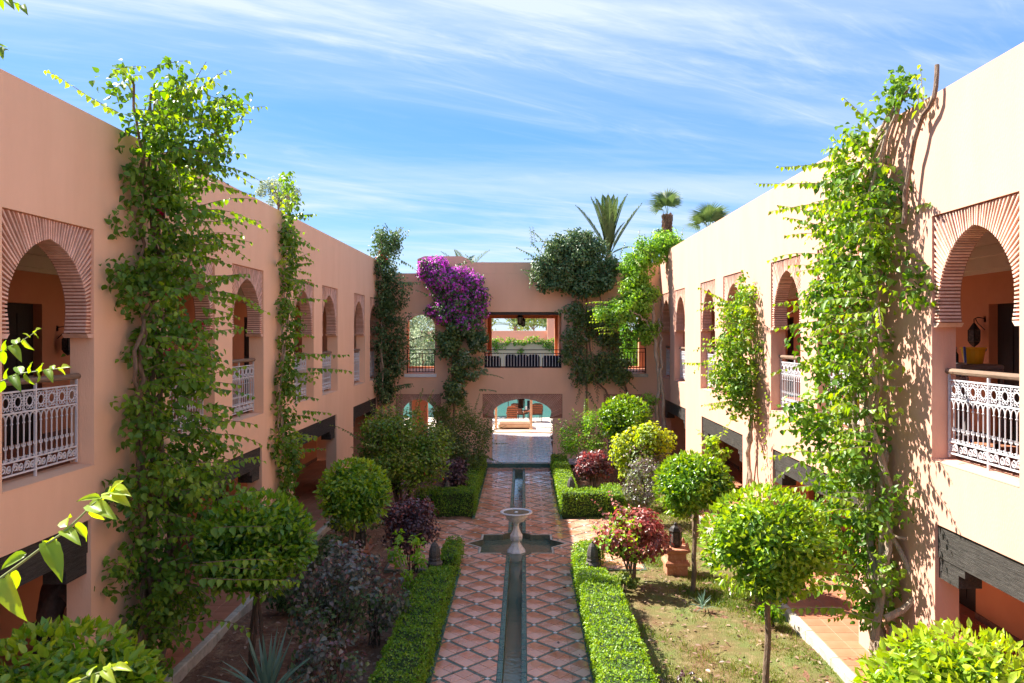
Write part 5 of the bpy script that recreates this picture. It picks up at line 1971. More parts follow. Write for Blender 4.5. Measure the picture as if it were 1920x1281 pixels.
date = [frond_mesh(3.4, .50, .26, 46, .5, .2), frond_mesh(3.2, .48, .4, 46, .45, .2), frond_mesh(3.4, .48, .16, 46, .55, .2)]
pp = P(1142, 478, 40)
palm('tall date palm with upright feathery fronds above the roof', pp.x, 40, pp.z,
     [(90, 40, .85, 1), (80, 64, .92, 0), (60, 76, .95, 2), (20, 84, 1.0, 0), (-30, 84, .97, 2), (-75, 80, .98, 0), (-90, 62, .93, 2), (130, 78, .9, 0), (170, 80, .92, 2), (215, 84, .9, 0), (-85, 76, .6, 1), (100, 30, .4, 1), (-100, 30, .4, 1)], date, .2)
fan = [fan_mesh(2.0, .5), fan_mesh(1.9, .6), fan_mesh(2.1, .4)]
pp = P(1251, 402, 48)
palm('tall fan palm with a shaggy brown trunk top', pp.x, 48, pp.z + .0, [(95, 42, .8, 0), (75, 62, .9, 1), (30, 72, .8, 2), (-20, 78, .9, 0), (-60, 70, .85, 1), (150, 60, .6, 2), (110, 22, .7, 1), (-140, 70, .7, 0)], fan, .21, skirt=True)
pp = P(1330, 425, 45)
palm('fan palm crown showing above the right wing parapet', pp.x, 45, pp.z - .2,
     [(a, e, .8, i) for i, (a, e) in enumerate(((0, 60), (45, 45), (90, 55), (135, 40), (180, 55), (225, 60), (270, 50), (315, 60), (20, 85), (200, 80), (80, 20), (-80, 15), (-60, 75)))], fan, .25)
dfr = [frond_mesh(2.2, .35, .5, 22, .6, .2), frond_mesh(2.3, .36, .7, 22, .5, .2)]
for i, (px, py, Y, lab) in enumerate(((966, 606, 74, 'drooping palm seen through the left half of the wide upper opening'), (1026, 608, 78, 'drooping palm seen through the right half of the wide upper opening'),
                                      (872, 512, 40, 'small palm crown showing above the roof behind the magenta blossom'))):
    pp = P(px, py, Y)
    palm(lab, pp.x, Y, pp.z - .3, [(a * 30 + 7 * i, 18 + 22 * (a % 3), 1.5 if Y > 60 else .9, a) for a in range(13)], dfr, .15)


def far_tree(label, px, py, Y, rx, rz, n, mat, size, tint, cat='tree', group='trees beyond the buildings', name='garden_tree', fine=1):
    p = P(px, py, Y)
    t = thing(name, label, cat, (p.x, Y, 0), 0, group)
    tk = MB()
    limb(tk, [(p.x, Y, -.2), (p.x + .1, Y, p.z * .5), (p.x, Y, p.z)], .12, .05, 7, .04)
    for k in range(7):
        an = RNG.random() * 6.28
        limb(tk, [(p.x, Y, p.z - rz * .8), (p.x + math.cos(an) * rx * .4, Y + math.sin(an) * rx * .4, p.z - rz * .1), (p.x + math.cos(an) * rx * .8, Y + math.sin(an) * rx * .7, p.z + rz * .5 * RNG.normal())], .04, .012, 5, .03, 8)
    tk.build('trunk', 'bark', t)
    lv = Leaves(LANCE2 if fine else LEAF_T)
    lv.clumps(blob([(p.x, Y, p.z, rx, rx, rz)], 44, rx * .26), n, size, (tint, .28), up=.5, droop=.5)
    lv.build('crown', mat, t)
    return t


far_tree('pale feathery tree rising behind the left wing parapet', 522, 362, 38, 1.0, .95, 2600, 'leaf_pale', .11, .35)
far_tree('silvery tree seen through the small left upper arch', 790, 622, 44, 2.2, 2.0, 5200, 'leaf_pale', .17, .5)
far_tree('dark tree behind the silvery tree on the left', 770, 690, 47, 2.4, 2.2, 3600, 'leaf_dark', .2, .5)
far_tree('leafy green tree seen through the small right upper arch', 1190, 650, 42, 1.8, 2.0, 4200, 'leaf_bright', .18, .2)
far_tree('dark tree low behind the right side of the link building', 1150, 700, 45, 2.0, 1.8, 2800, 'leaf_dark', .2, .6)
far_tree('olive tree far beyond the pool on the left', 880, 600, 76, 3.5, 2.6, 3000, 'leaf_olive', .3, .4)
far_tree('olive tree far beyond the pool on the right', 1080, 600, 78, 3.5, 2.8, 3000, 'leaf_olive', .3, .45)
far_tree('broad tree beyond the pool behind the centre palms', 1000, 585, 84, 4.0, 2.4, 3600, 'leaf_olive', .3, .6)

# terrace walls beyond the pool
fwall = thing('garden_wall', 'tall plain salmon wall beyond the pool', 'wall', (0, 66, 0))
b = MB()
b.bbox(-12, 12, 66, 66.4, -.2, CAMZ + .30, .02)
b.build('wall_body', 'pool_wall', fwall)
p2 = MB()
p2.bbox(1.95, 3.2, 65.6, 65.98, -.2, 6.6, .02)
p2.build('pier', 'pool_wall', fwall)
f2 = thing('garden_wall', 'lower salmon wall topped by trailing green plants beyond the pool', 'wall', (0, 61, 0))
b = MB()
b.bbox(-10, 10, 61, 61.5, -.2, CAMZ - .62, .02)
b.build('wall_body', 'pool_wall', f2)
tp = thing('trailing_plant', 'green trailing plant along the top of the lower pool wall', 'plant', (0, 61.2, CAMZ - .62))
lv = Leaves()
cl = [(x, 60.95, CAMZ - .50 + RNG.normal() * .1 - (.3 if RNG.random() < .3 else 0), .35, .25, .25) for x in np.linspace(-9, 9, 70)]
cl += [(x + RNG.normal() * .2, 60.9, CAMZ - .9 - RNG.random() * .5, .22, .12, .35) for x in (-2.2, -2.0, -.1, .2, 1.9, 2.2, 2.4, 4, -5, -7, 7)]
lv.clumps(cl, 4200, .13, (.5, .25), droop=.8)
lv.build('foliage', 'leaf_vine', tp)

# ------------------------------------------------------------------ fountain
ft = thing('marble_fountain', 'white marble pedestal fountain with shallow bowl in the star basin', 'fountain', (XC, YS - .2, -.24))
c0 = (XC, YS - .2, -.24)
ft.scale = (1.14, 1.14, .89)
pd = MB()
pd.lathe([(.19, 0), (.19, .14), (.175, .17), (.13, .24), (.085, .33), (.075, .38), (.115, .42), (.128, .47), (.128, .53), (.10, .58), (.066, .68), (.052, .76), (.062, .83), (.082, .86)], 8, c0, math.pi / 8)
pd.build('pedestal', 'marble', ft)
bw = MB()
bw.lathe([(.082, .862), (.15, .89), (.205, .98), (.225, 1.04), (.30, 1.075), (.318, 1.10), (.312, 1.118), (.285, 1.122), (.25, 1.10), (.15, 1.065), (.06, 1.055), (.05, 1.09), (.02, 1.12), (.001, 1.122)], 16, c0, math.pi / 16)
bw.build('bowl', 'marble', ft)
wt = MB()
wt.lathe([(.262, 1.098), (.262, 1.1015)], 20, c0)
wt.build('bowl_water', 'water', ft)


# ------------------------------------------------------------------ domed stone posts, pedestals with lanterns
def post(label, loc, s=1.0):
    t = thing('stone_post', label, 'bollard', loc, 0, 'domed stone posts by the hedges')
    x, y, z = loc
    b = MB()
    b.lathe([(.135 * s, -.1), (.132 * s, .34 * s)], 8, loc, math.pi / 8)
    b.build('shaft', 'stone_dark', t)
    b = MB()
    b.lathe([(.132 * s, .341 * s), (.158 * s, .36 * s), (.155 * s, .385 * s), (.115 * s, .42 * s), (.105 * s, .43 * s), (.122 * s, .445 * s), (.12 * s, .465 * s), (.105 * s, .475 * s)], 8, loc, math.pi / 8)
    b.build('collar', 'stone_dark', t)
    b = MB()
    b.lathe([(.105 * s, .476 * s), (.112 * s, .53 * s), (.102 * s, .62 * s), (.075 * s, .70 * s), (.04 * s, .745 * s), (.022 * s, .76 * s), (.02 * s, .785 * s), (.004 * s, .80 * s)], 8, loc, math.pi / 8)
    b.build('dome', 'stone_dark', t)
    return t


post('domed dark stone post at the end of the shaded left hedge', (XC - PW - .36, 14.72, 0))
post('domed dark stone post between the sunlit hedges on the right', (XC + PW + .30, 14.66, 0))
post('small domed stone post behind the far right hedge corner', (1.28, 21.3, 0), 1.02)
post('domed stone post half hidden behind the left hedge corner', (-2.05, 21.0, 0), .95)


def pedestal(label, lab2, loc):
    t = thing('pedestal', label, 'planter', loc)
    x, y, z = loc

    def sq(prof, mb):
        return mb.lathe([(r * math.sqrt(2), h) for r, h in prof], 4, loc, math.pi / 4)

    b = MB()
    sq([(.20, -.08), (.20, .16), (.24, .18), (.235, .23), (.185, .28), (.175, .40)], b)
    b.build('plinth', 'terracotta', t)
    b = MB()
    sq([(.18, .401), (.235, .45), (.25, .455), (.25, .49), (.24, .50)], b)
    b.build('cap', 'terracotta', t)
    for sx in (-1, 1):
        for sy in (-1, 1):
            h = MB()
            h.lathe([(.05, .501), (.045, .54), (.02, .60), (.004, .615)], 4, (x + sx * .19, y + sy * .19, 0), math.pi / 4)
            h.build('corner_horn', 'terracotta', t)
    l = thing('garden_lantern', lab2, 'lantern', (x, y, .50))
    for k in range(6):
        a0, a1 = math.pi / 3 * k, math.pi / 3 * (k + 1)
        r = .115
        p = MB()
        p.poly([(x + r * .96 * math.cos(a0), y + r * .96 * math.sin(a0), .545), (x + r * .96 * math.cos(a1), y + r * .96 * math.sin(a1), .545), (x + r * .96 * math.cos(a1), y + r * .96 * math.sin(a1), .78), (x + r * .96 * math.cos(a0), y + r * .96 * math.sin(a0), .78)])
        p.build('pane', 'stone_dark', l)
        q = MB()
        q.tube([(x + r * math.cos(a0), y + r * math.sin(a0), .52), (x + r * math.cos(a0), y + r * math.sin(a0), .80)], .011, 5)
        q.build('bar', 'black_iron', l)
    q = MB()
    q.lathe([(.12, .501), (.13, .51), (.13, .54), (.11, .545)], 6, (x, y, 0))
    q.build('base', 'black_iron', l)
    q = MB()
    q.lathe([(.13, .78), (.135, .80), (.10, .86), (.04, .90), (.03, .94), (.004, .96)], 6, (x, y, 0))
    q.build('roof', 'black_iron', l)
    return t


pedestal('terracotta pedestal on the sunny side of the crossing path', 'dark lantern on the sunny terracotta pedestal', (2.98, 15.45, -.02))
pedestal('terracotta pedestal in the shade of the left bed', 'dark lantern on the shaded terracotta pedestal', (-3.22, 15.4, -.02))


# ------------------------------------------------------------------ lanterns on the walls
def wall_lantern(label, x, y, z, side):
    """six sided pierced lantern hanging from a bracket on the corridor wall"""
    t = thing('wall_lantern', label, 'lantern', (x, y, z), 0, 'pierced lanterns on the corridor walls')
    wx = x + side * .17
    b = MB()
    b.box(min(wx, wx + side * .02), max(wx, wx + side * .02), y - .03, y + .03, z + .14, z + .23)
    b.tube([(wx, y, z + .2), (x + side * .06, y, z + .215), (x, y, z + .19), (x, y, z + .13)], .008, 5)
    b.tube([(wx, y, z + .02), (x + side * .06, y, z + .12), (x + side * .02, y, z + .2)], .007, 5)
    b.build('bracket', 'black_iron', t)
    b = MB()
    b.lathe([(.012, .13), (.03, .11), (.07, .05), (.095, .02)], 6, (x, y, z))
    b.build('roof', 'black_iron', t)
    b = MB()
    b.lathe([(.092, .018), (.092, -.16)], 6, (x, y, z))
    b.build('body', 'stone_dark', t)
    for k in range(6):
        a0 = math.pi / 3 * k
        p = MB()
        p.tube([(x + .094 * math.cos(a0), y + .094 * math.sin(a0), z + .02), (x + .094 * math.cos(a0), y + .094 * math.sin(a0), z - .16)], .007, 4)
        p.build('bar', 'black_iron', t)
    b = MB()
    b.lathe([(.095, -.162), (.07, -.20), (.03, -.235), (.01, -.25)], 6, (x, y, z))
    b.build('finial', 'black_iron', t)
    return t


wall_lantern('dark pierced lantern on the corridor wall inside the nearest left arch', -7.33, 12.65, 4.56, -1)
wall_lantern('dark pierced lantern above the cleaning trolley inside the nearest right arch', 7.07, 12.35, 4.70, 1)


def hung_lantern(label, p, ztop, s=1.0, n=6):
    t = thing('hanging_lantern', label, 'lantern', tuple(p))
    x, y, z = p
    c = MB()
    c.tube([(x, y, z + .16 * s), (x, y, ztop)], .008, 4)
    c.build('chain', 'black_iron', t)
    b = MB()
    b.lathe([(.02 * s, .17 * s), (.05 * s, .13 * s), (.10 * s, .05 * s), (.11 * s, .03 * s)], n, (x, y, z))
    b.build('roof', 'black_iron', t)
    b = MB()
    b.lathe([(.085 * s, .028 * s), (.07 * s, -.16 * s)], n, (x, y, z))
    b.build('pane', 'lamp_glass', t)
    for k in range(n):
        a0 = 2 * math.pi / n * k
        q = MB()
        q.tube([(x + .10 * s * math.cos(a0), y + .10 * s * math.sin(a0), z + .03 * s), (x + .08 * s * math.cos(a0), y + .08 * s * math.sin(a0), z - .17 * s)], .009 * s, 4)
        q.build('bar', 'black_iron', t)
    b = MB()
    b.lathe([(.085 * s, -.162 * s), (.08 * s, -.19 * s), (.02 * s, -.22 * s)], n, (x, y, z))
    b.build('base', 'black_iron', t)
    return t


hung_lantern('larger dark lantern hanging in the wide upper opening', P(975, 597, 31), 5.99, 1.25)
hung_lantern('smaller dark lantern hanging in the wide upper opening', P(981, 603, 32.5), 5.99, 1.0)
hung_lantern('square dark lantern hanging in the passage under the central arch', P(977, 752, 33.5), 2.84, 1.5, 4)


# ------------------------------------------------------------------ dark sofas on the upper terrace
def sofa(label, px0, px1, py, Y, seats):
    a, b_ = P(px0, py, Y), P(px1, py, Y)
    z0 = 3.12
    zt = a.z
    t = thing('sofa', label, 'sofa', ((a.x + b_.x) / 2, Y, z0), 0, 'navy sofas on the upper terrace')
    q = MB()
    q.bbox(a.x, b_.x, Y, Y + .18, z0 + .08, zt, .03)
    q.build('backrest', 'navy', t)
    q = MB()
    q.bbox(a.x + .02, b_.x - .02, Y + .182, Y + .85, z0 + .08, z0 + .30, .03)
    q.build('base', 'navy', t)
    w_ = (b_.x - a.x) / seats
    for k in range(seats):
        q = MB()
        q.bbox(a.x + k * w_ + .02, a.x + (k + 1) * w_ - .02, Y + .19, Y + .84, z0 + .302, z0 + .45, .04)
        q.build('cushion', 'navy', t)
        q = MB()
        q.bbox(a.x + k * w_ + .03, a.x + (k + 1) * w_ - .03, Y + .02, Y + .25, zt - .10, zt + .06, .04)
        q.build('back_cushion', 'navy', t)
    for x in (a.x + .05, b_.x - .05):
        for y in (Y + .05, Y + .8):
            q = MB()
            q.tube([(x, y, z0), (x, y, z0 + .09)], .02, 6)
            q.build('leg', 'black_iron', t)


sofa('short navy sofa at the left end of the wide upper opening', 903, 939, 671, 29.6, 1)
sofa('long navy sofa in the middle of the wide upper opening', 947, 1012, 668, 29.8, 3)
sofa('navy sofa at the right end of the wide upper opening', 1017, 1056, 670, 29.6, 1)

# ------------------------------------------------------------------ pool furniture seen through the central arch
TZ = 0.17


def lounge_chair(label, px, py, Y, w_, mat, rz):
    p = P(px, py, Y)
    t = thing('pool_chair', label, 'chair', (p.x, Y, TZ), rz, 'woven chairs by the pool')
    # built at the origin, facing +y (towards the pool)
    def part(nm, mb, mt):
        return obj(nm, mb.mesh(nm), mt, t)

    s = MB()
    s.hexa([(-w_ / 2, 0, .36), (w_ / 2, 0, .36), (w_ / 2, .62, .40), (-w_ / 2, .62, .40), (-w_ / 2, 0, .41), (w_ / 2, 0, .41), (w_ / 2, .62, .45), (-w_ / 2, .62, .45)])
    part('seat', s, mat)
    pts = [(-w_ / 2, .36), (w_ / 2, .36), (w_ / 2, .82), (w_ * .42, .93), (w_ * .2, .98), (-w_ * .2, .98), (-w_ * .42, .93), (-w_ / 2, .82)]
    bk = MB()
    bk.extrude(pts, lambda u, v, q: (u, q - (v - .36) * .35, v), -.03, .03)
    part('backrest', bk, mat)
    for k in range(5):
        sl_ = MB()
        z = .45 + k * .1
        sl_.box(-w_ / 2 + .03, w_ / 2 - .03, -.045 - (z - .36) * .35, -.034 - (z - .36) * .35, z, z + .05)
        part('slat', sl_, 'rattan' if mat == 'rattan_dark' else 'rattan_dark')
    for sx in (-1, 1):
        for y in (.05, .58):
            l = MB()
            l.tube([(sx * (w_ / 2 - .03), y, 0), (sx * (w_ / 2 - .03), y, .37)], .022, 6)
            part('leg', l, mat)
        a = MB()
        a.box(sx * w_ / 2 - .03, sx * w_ / 2 + .03, -.05, .62, .58, .62)
        part('armrest', a, mat)
    c = MB()
    c.bbox(-w_ / 2 + .04, w_ / 2 - .04, .04, .60, .455, .53, .02)
    part('cushion', c, 'cushion')
    return t


lounge_chair('brown woven armchair facing the pool beside the daybed', 960, 780, 38.6, .52, 'rattan', .0)
lounge_chair('dark woven armchair behind the brown one near the pool edge', 971, 775, 40.2, .62, 'rattan_dark', -.5)
lounge_chair('dark slatted armchair right of the white post', 1006, 775, 40.2, .62, 'rattan_dark', .15)
p = P(988, 778, 40.2)
t = thing('side_table', 'small brown side table between the pool chairs', 'table', (p.x, 40.2, TZ))
q = MB()
q.bbox(p.x - .17, p.x + .17, 40.03, 40.37, TZ + .52, TZ + .57, .01)
q.build('table_top', 'rattan', t)
for sx in (-1, 1):
    for sy in (-1, 1):
        q = MB()
        q.tube([(p.x + sx * .15, 40.2 + sy * .15, TZ), (p.x + sx * .15, 40.2 + sy * .15, TZ + .52)], .018, 5)
        q.build('leg', 'rattan', t)
ash = thing('ashtray', 'small dark ashtray on the side table', 'ashtray', (p.x, 40.2, TZ + .57))
q = MB()
q.lathe([(.05, .571), (.06, .60), (.05, .60), (.04, .58)], 10, (p.x, 40.2, TZ))
q.build('bowl', 'black_iron', ash)
# pergola daybed: two pale posts and a low cushioned base
d0, d1 = P(934, 800, 37.2), P(995, 800, 37.2)
db = thing('daybed', 'pale wooden daybed with cream cushions beyond the arch', 'daybed', ((d0.x + d1.x) / 2, 37.5, TZ))
q = MB()
q.bbox(d0.x, d1.x, 37.1, 38.0, TZ + .08, TZ + .24, .02)
q.build('base', 'pale_wood', db)
q = MB()
q.bbox(d0.x + .03, d1.x - .03, 37.12, 37.98, TZ + .245, TZ + .40, .05)
q.build('mattress', 'cushion', db)
for x, y in ((d0.x + .1, 37.2), (d1.x - .1, 37.2), (d0.x + .1, 37.9), (d1.x - .1, 37.9)):
    q = MB()
    q.box(x - .04, x + .04, y - .04, y + .04, TZ, TZ + .08)
    q.build('leg', 'pale_wood', db)
for px, lab in ((930, 'pale post at the left of the daybed'), (996, 'pale post at the right end of the daybed')):
    p = P(px, 790, 37.05)
    q = MB()
    q.bbox(p.x - .055, p.x + .055, 37.0, 37.08, TZ, 3.2, .008)
    po = q.build('post_shaft', 'pale_wood', None)
    pt = thing('terrace_post', lab, 'post', (p.x, 37.04, TZ))
    po.parent = pt
    for v in po.data.vertices:
        v.co -= Vector((p.x, 37.04, TZ))
    q = MB()
    q.bbox(p.x - .09, p.x + .09, 36.965, 37.115, TZ, TZ + .07, .01)
    q.build('foot', 'pale_wood', pt)
p = P(953, 770, 41.5)
um = thing('parasol', 'closed grey parasol pole by the pool edge', 'parasol', (p.x, 41.5, TZ))
q = MB()
q.tube([(p.x, 41.5, TZ), (p.x, 41.5, 2.6)], .02, 6)
q.build('pole', 'black_iron', um)
q = MB()
q.lathe([(.03, 1.95), (.11, 2.05), (.07, 2.9), (.02, 3.2)], 10, (p.x, 41.5, TZ))
q.build('canopy', 'grey_plastic', um)
q = MB()
q.lathe([(.22, 0), (.22, .06), (.05, .09)], 12, (p.x, 41.5, TZ))
q.build('base', 'stone_dark', um)
# towels left on a stand by the water
p = P(989, 762, 41.9)
tw = thing('towel_stand', 'dark stand with black and white towels at the pool edge', 'stand', (p.x, 41.9, TZ))
q = MB()
q.tube([(p.x - .14, 41.9, TZ), (p.x - .14, 41.9, TZ + .95), (p.x + .14, 41.9, TZ + .95), (p.x + .14, 41.9, TZ)], .015, 5)
q.build('frame', 'black_iron', tw)
q = MB()
q.bbox(p.x - .02, p.x + .13, 41.87, 41.93, TZ + .40, TZ + .96, .01)
q.build('towel', 'navy', tw)
q = MB()
q.bbox(p.x - .12, p.x - .025, 41.87, 41.93, TZ + .35, TZ + .65, .01)
q.build('towel', 'white_paint', tw)
# pots by the right jamb of the passage
for i, (px, Y) in enumerate(((1043, 30.5), (1046, 33.0))):
    p = P(px, 850, Y)
    t = thing('potted_plant', ['dark potted plant nearest in the passage right side', 'dark potted plant farther along the passage right side'][i], 'plant pot', (p.x, Y, .15))
    q = MB()
    q.lathe([(.13, .15), (.19, .42), (.2, .5), (.17, .5), (.15, .45)], 12, (p.x, Y, 0))
    q.build('pot', 'stone_dark', t)
    lv = Leaves()
    lv.clumps([(p.x + RNG.normal() * .1, Y + RNG.normal() * .1, .75 + RNG.random() * .5, .16, .16, .2) for _ in range(9)], 420, .07, (.4, .2))
    lv.build('foliage', 'leaf_dark', t)

# ------------------------------------------------------------------ cleaning trolley on the right balcony
cx, cy, cz = 6.35, 11.35, 3.0
ct = thing('cleaning_trolley', 'grey cleaning trolley with bags behind the nearest right railing', 'trolley', (cx, cy, cz))
q = MB()
for x in (-.28, .28):
    for y in (-.45, .45):
        q.box(cx + x - .015, cx + x + .015, cy + y - .015, cy + y + .015, cz + .14, cz + 1.16)
q.build('frame', 'grey_plastic', ct)
for z in (.16, .62, 1.12):
    q = MB()
    q.bbox(cx - .29, cx + .29, cy - .47, cy + .47, cz + z, cz + z + .045, .01)
    q.build('shelf', 'grey_plastic', ct)
q = MB()
q.bbox(cx - .30, cx + .30, cy - .48, cy + .48, cz + 1.166, cz + 1.23, .02)
q.build('tray', 'grey_plastic', ct)
for x in (-.24, .24):
    for y in (-.4, .4):
        q = MB()
        q.tube([(cx + x - .02, cy + y, cz + .065), (cx + x + .02, cy + y, cz + .065)], .06, 12)
        q.build('wheel', 'black_iron', ct)
bg = thing('laundry_bag', 'bulging pale laundry bag hanging on the cleaning trolley', 'bag', (cx - .1, cy - .25, cz + .2))
q = MB()
q.smooth = True
q.lathe([(.05, .21), (.19, .25), (.25, .45), (.26, .65), (.24, .9), (.28, 1.02), (.22, 1.08)], 12, (cx - .38, cy - .2, cz))
q.build('sack', 'bag', bg)
q = MB()
q.lathe([(.285, 1.0), (.30, 1.03), (.285, 1.06)], 12, (cx - .38, cy - .2, cz))
q.build('rim', 'bag', bg)
bk = thing('bucket', 'yellow plastic bucket on top of the cleaning trolley', 'bucket', (cx + .02, cy - .02, cz + 1.232))
q = MB()
q.lathe([(.12, 1.233), (.155, 1.44), (.172, 1.445), (.172, 1.465), (.15, 1.465), (.115, 1.25)], 16, (cx + .05, cy - .15, cz))
q.build('body', 'yellow', bk)
q = MB()
q.tube([(cx + .05 + .165 * math.cos(a), cy - .15 - .05, cz + 1.45 - .09 * math.sin(a)) for a in np.linspace(0, math.pi, 10)], .006, 5)
q.build('handle', 'grey_plastic', bk)
for i, (dy, h, mt, lab) in enumerate(((.22, .20, 'black_iron', 'dark spray bottle on the trolley beside the bucket'), (.34, .30, 'white_paint', 'white spray bottle at the back of the trolley'), (.42, .16, 'flower_red', 'small red bottle on the trolley'))):
    t = thing('bottle', lab, 'bottle', (cx, cy + dy, cz + 1.232))
    q = MB()
    q.lathe([(.04, 1.232), (.042, 1.232 + h * .6), (.018, 1.232 + h * .8), (.016, 1.232 + h)], 10, (cx, cy + dy, cz))
    q.build('body', mt if mt != 'flower_red' else 'terracotta', t)
    q = MB()
    q.box(cx - .045, cx + .015, cy + dy - .012, cy + dy + .012, cz + 1.232 + h, cz + 1.232 + h + .035)
    q.build('nozzle', 'grey_plastic', t)
br_ = thing('broom', 'orange handled broom leaning behind the cleaning trolley', 'broom', (6.5, 11.95, 3.0))
q = MB()
q.tube([(6.45, 11.82, 3.1), (6.15, 12.15, 4.85)], .014, 6)
q.build('handle', 'orange_wood', br_)
q = MB()
q.bbox(6.32, 6.58, 11.78, 11.86, 3.0, 3.11, .01)
q.build('brush', 'grey_plastic', br_)
mo = thing('mop', 'white handled mop with blue grip leaning across the trolley', 'mop', (6.0, 10.6, 3.0))
q = MB()
q.tube([(5.95, 10.45, 3.12), (6.15, 10.95, 4.25)], .013, 6)
q.build('handle', 'white_iron', mo)
q = MB()
q.tube([(6.15, 10.95, 4.25), (6.19, 11.05, 4.47)], .017, 6)
q.build('grip', 'blue', mo)
q = MB()
q.tube([(5.94, 10.42, 3.16), (5.955, 10.46, 3.25)], .02, 6)
q.build('socket', 'blue', mo)
q = MB()
q.lathe([(.02, .16), (.07, .10), (.12, .03), (.13, .0)], 10, (5.94, 10.42, 3.0))
q.build('mop_head', 'bag', mo)


# ------------------------------------------------------------------ person sweeping under the left arcade
def skinned(name, chains, mat, parent, origin, levels=2):
    """chains: lists of (point, radius); the first point of later chains may repeat an earlier point to join it"""
    pts, rad, edges = [], [], []

    def idx(p, r):
        for i, q in enumerate(pts):
            if (Vector(q) - Vector(p)).length < 1e-5:
                return i
        pts.append(tuple(p))
        rad.append(r)
        return len(pts) - 1

    for c in chains:
        prev = None
        for p, r in c:
            i = idx(p, r)
            if prev is not None:
                edges.append((prev, i))
            prev = i
    me = bpy.data.meshes.new(name)
    me.from_pydata([tuple(Vector(p) - Vector(origin)) for p in pts], edges, [])
    o = obj(name, me, mat, parent)
    m = o.modifiers.new('skin', 'SKIN')
    m.use_smooth_shade = True
    for i, v in enumerate(me.skin_vertices[0].data):
        r = rad[i]
        v.radius = (r, r) if not hasattr(r, '__len__') else r
        v.use_root = (i == 0)
    sub = o.modifiers.new('sub', 'SUBSURF')
    sub.levels = sub.render_levels = levels
    return o


def person():
    O = (-5.93, 9.80, .10)
    t = thing('person', 'person in a dark brown jacket sweeping under the left arcade', 'person', O)

    def p(x, y, z):
        return (O[0] + x, O[1] + y, O[2] + z)

    pel, wai, che, nec, hd0, hd1 = p(0, 0, .95), p(.0, .03, 1.12), p(0, .09, 1.33), p(0, .15, 1.47), p(0, .17, 1.56), p(0, .20, 1.66)
    sl, sr = p(-.17, .10, 1.41), p(.17, .10, 1.41)
    el, er = p(-.24, .28, 1.18), p(.25, .22, 1.16)
    wl_, wr_ = p(-.06, .44, 1.05), p(.13, .40, .98)
    legs = []
    for sx in (-1, 1):
        legs.append([(pel, .13), (p(sx * .10, 0, .86), .095), (p(sx * .11, .03 + .08 * sx, .48), .062), (p(sx * .12, -.02 + .10 * sx, .09), .045), (p(sx * .12, .10 + .10 * sx, .04), .038), (p(sx * .12, .18 + .10 * sx, .03), .026)])
    body = [[(pel, .13), (wai, .12), (che, .14), (nec, .055), (hd0, .07), (hd1, .09), (p(0, .21, 1.72), .06)],
            [(che, .14), (sl, .06), (el, .042), (wl_, .03)], [(che, .14), (sr, .06), (er, .042), (wr_, .03)]] + legs
    skinned('body', body, 'skin', t, O)
    for wp, sg in ((wl_, -1), (wr_, 1)):
        hc = Vector(wp) + Vector((sg * .0, .06, -.03))
        for k in range(5):
            ox = (k - 1.5) * .019
            ln_ = (.055, .07, .075, .068, .05)[k]
            if k == 4:
                ch_ = [(wp, .022), (hc + Vector((-sg * .03, -.01, .01)), .012), (hc + Vector((-sg * .045, .02, .0)), .010), (hc + Vector((-sg * .035, .045, -.015)), .008)]
            else:
                ch_ = [(wp, .024), (hc + Vector((ox, .0, 0)), .014), (hc + Vector((ox, ln_ * .6, -.01)), .009), (hc + Vector((ox, ln_ * .7, -.035)), .008), (hc + Vector((ox, ln_ * .35, -.05)), .007)]
            skinned('finger', [[(tuple(a), b) for a, b in ch_]], 'skin', t, O, 1)
    skinned('jacket', [[(p(0, 0, .90), .165), (wai, .158), (che, .175), (p(0, .14, 1.44), .085)],
                       [(che, .175), (sl, .085), (el, .064), (p(-.10, .41, 1.07), .05)], [(che, .175), (sr, .085), (er, .064), (p(.15, .37, 1.01), .05)]], 'cloth_brown', t, O)
    skinned('trousers', [[(p(0, 0, .93), .15), (p(-.10, 0, .84), .115), (p(-.11, -.05, .48), .085), (p(-.12, -.12, .12), .07)],
                         [(p(0, 0, .93), .15), (p(.10, 0, .84), .115), (p(.11, .11, .48), .085), (p(.12, .08, .12), .07)]], 'cloth_dark', t, O)
    skinned('hair', [[(p(0, .15, 1.60), .085), (p(0, .175, 1.68), .10), (p(0, .20, 1.74), .07)]], 'hair', t, O)
    q = MB()
    fz = Vector(p(0, .275, 1.63))
    q.lathe([(.014, -.02), (.017, 0), (.008, .03)], 6, tuple(fz + Vector((0, .012, 0))))
    q.build('nose', 'skin', t)
    for sx in (-1, 1):
        q = MB()
        q.lathe([(.004, -.011), (.011, -.004), (.011, .004), (.004, .011)], 8, tuple(fz + Vector((sx * .033, -.008, .035))))
        q.build('eye', 'hair', t)
        q = MB()
        q.lathe([(.006, -.03), (.014, -.01), (.016, .012), (.006, .03)], 8, tuple(fz + Vector((sx * .088, -.085, .01))))
        q.build('ear', 'skin', t)
    q = MB()
    q.bbox(fz.x - .024, fz.x + .024, fz.y - .012, fz.y - .002, fz.z - .05, fz.z - .04, .002)
    q.build('mouth', 'terracotta', t)
    s = thing('broom', 'pale broom handle held by the sweeping person', 'broom', O)
    q = MB()
    q.tube([p(-.12, .38, 1.16), p(.06, .47, .98), p(.22, .72, .15)], .014, 6)
    q.build('handle', 'pale_wood', s)
    q = MB()
    q.bbox(p(.08, 0, 0)[0], p(.36, 0, 0)[0], p(0, .70, 0)[1], p(0, .77, 0)[1], .102, .21, .01)
    q.build('brush', 'rail_wood', s)
    t.rotation_euler.z = s.rotation_euler.z = math.radians(-38)


person()


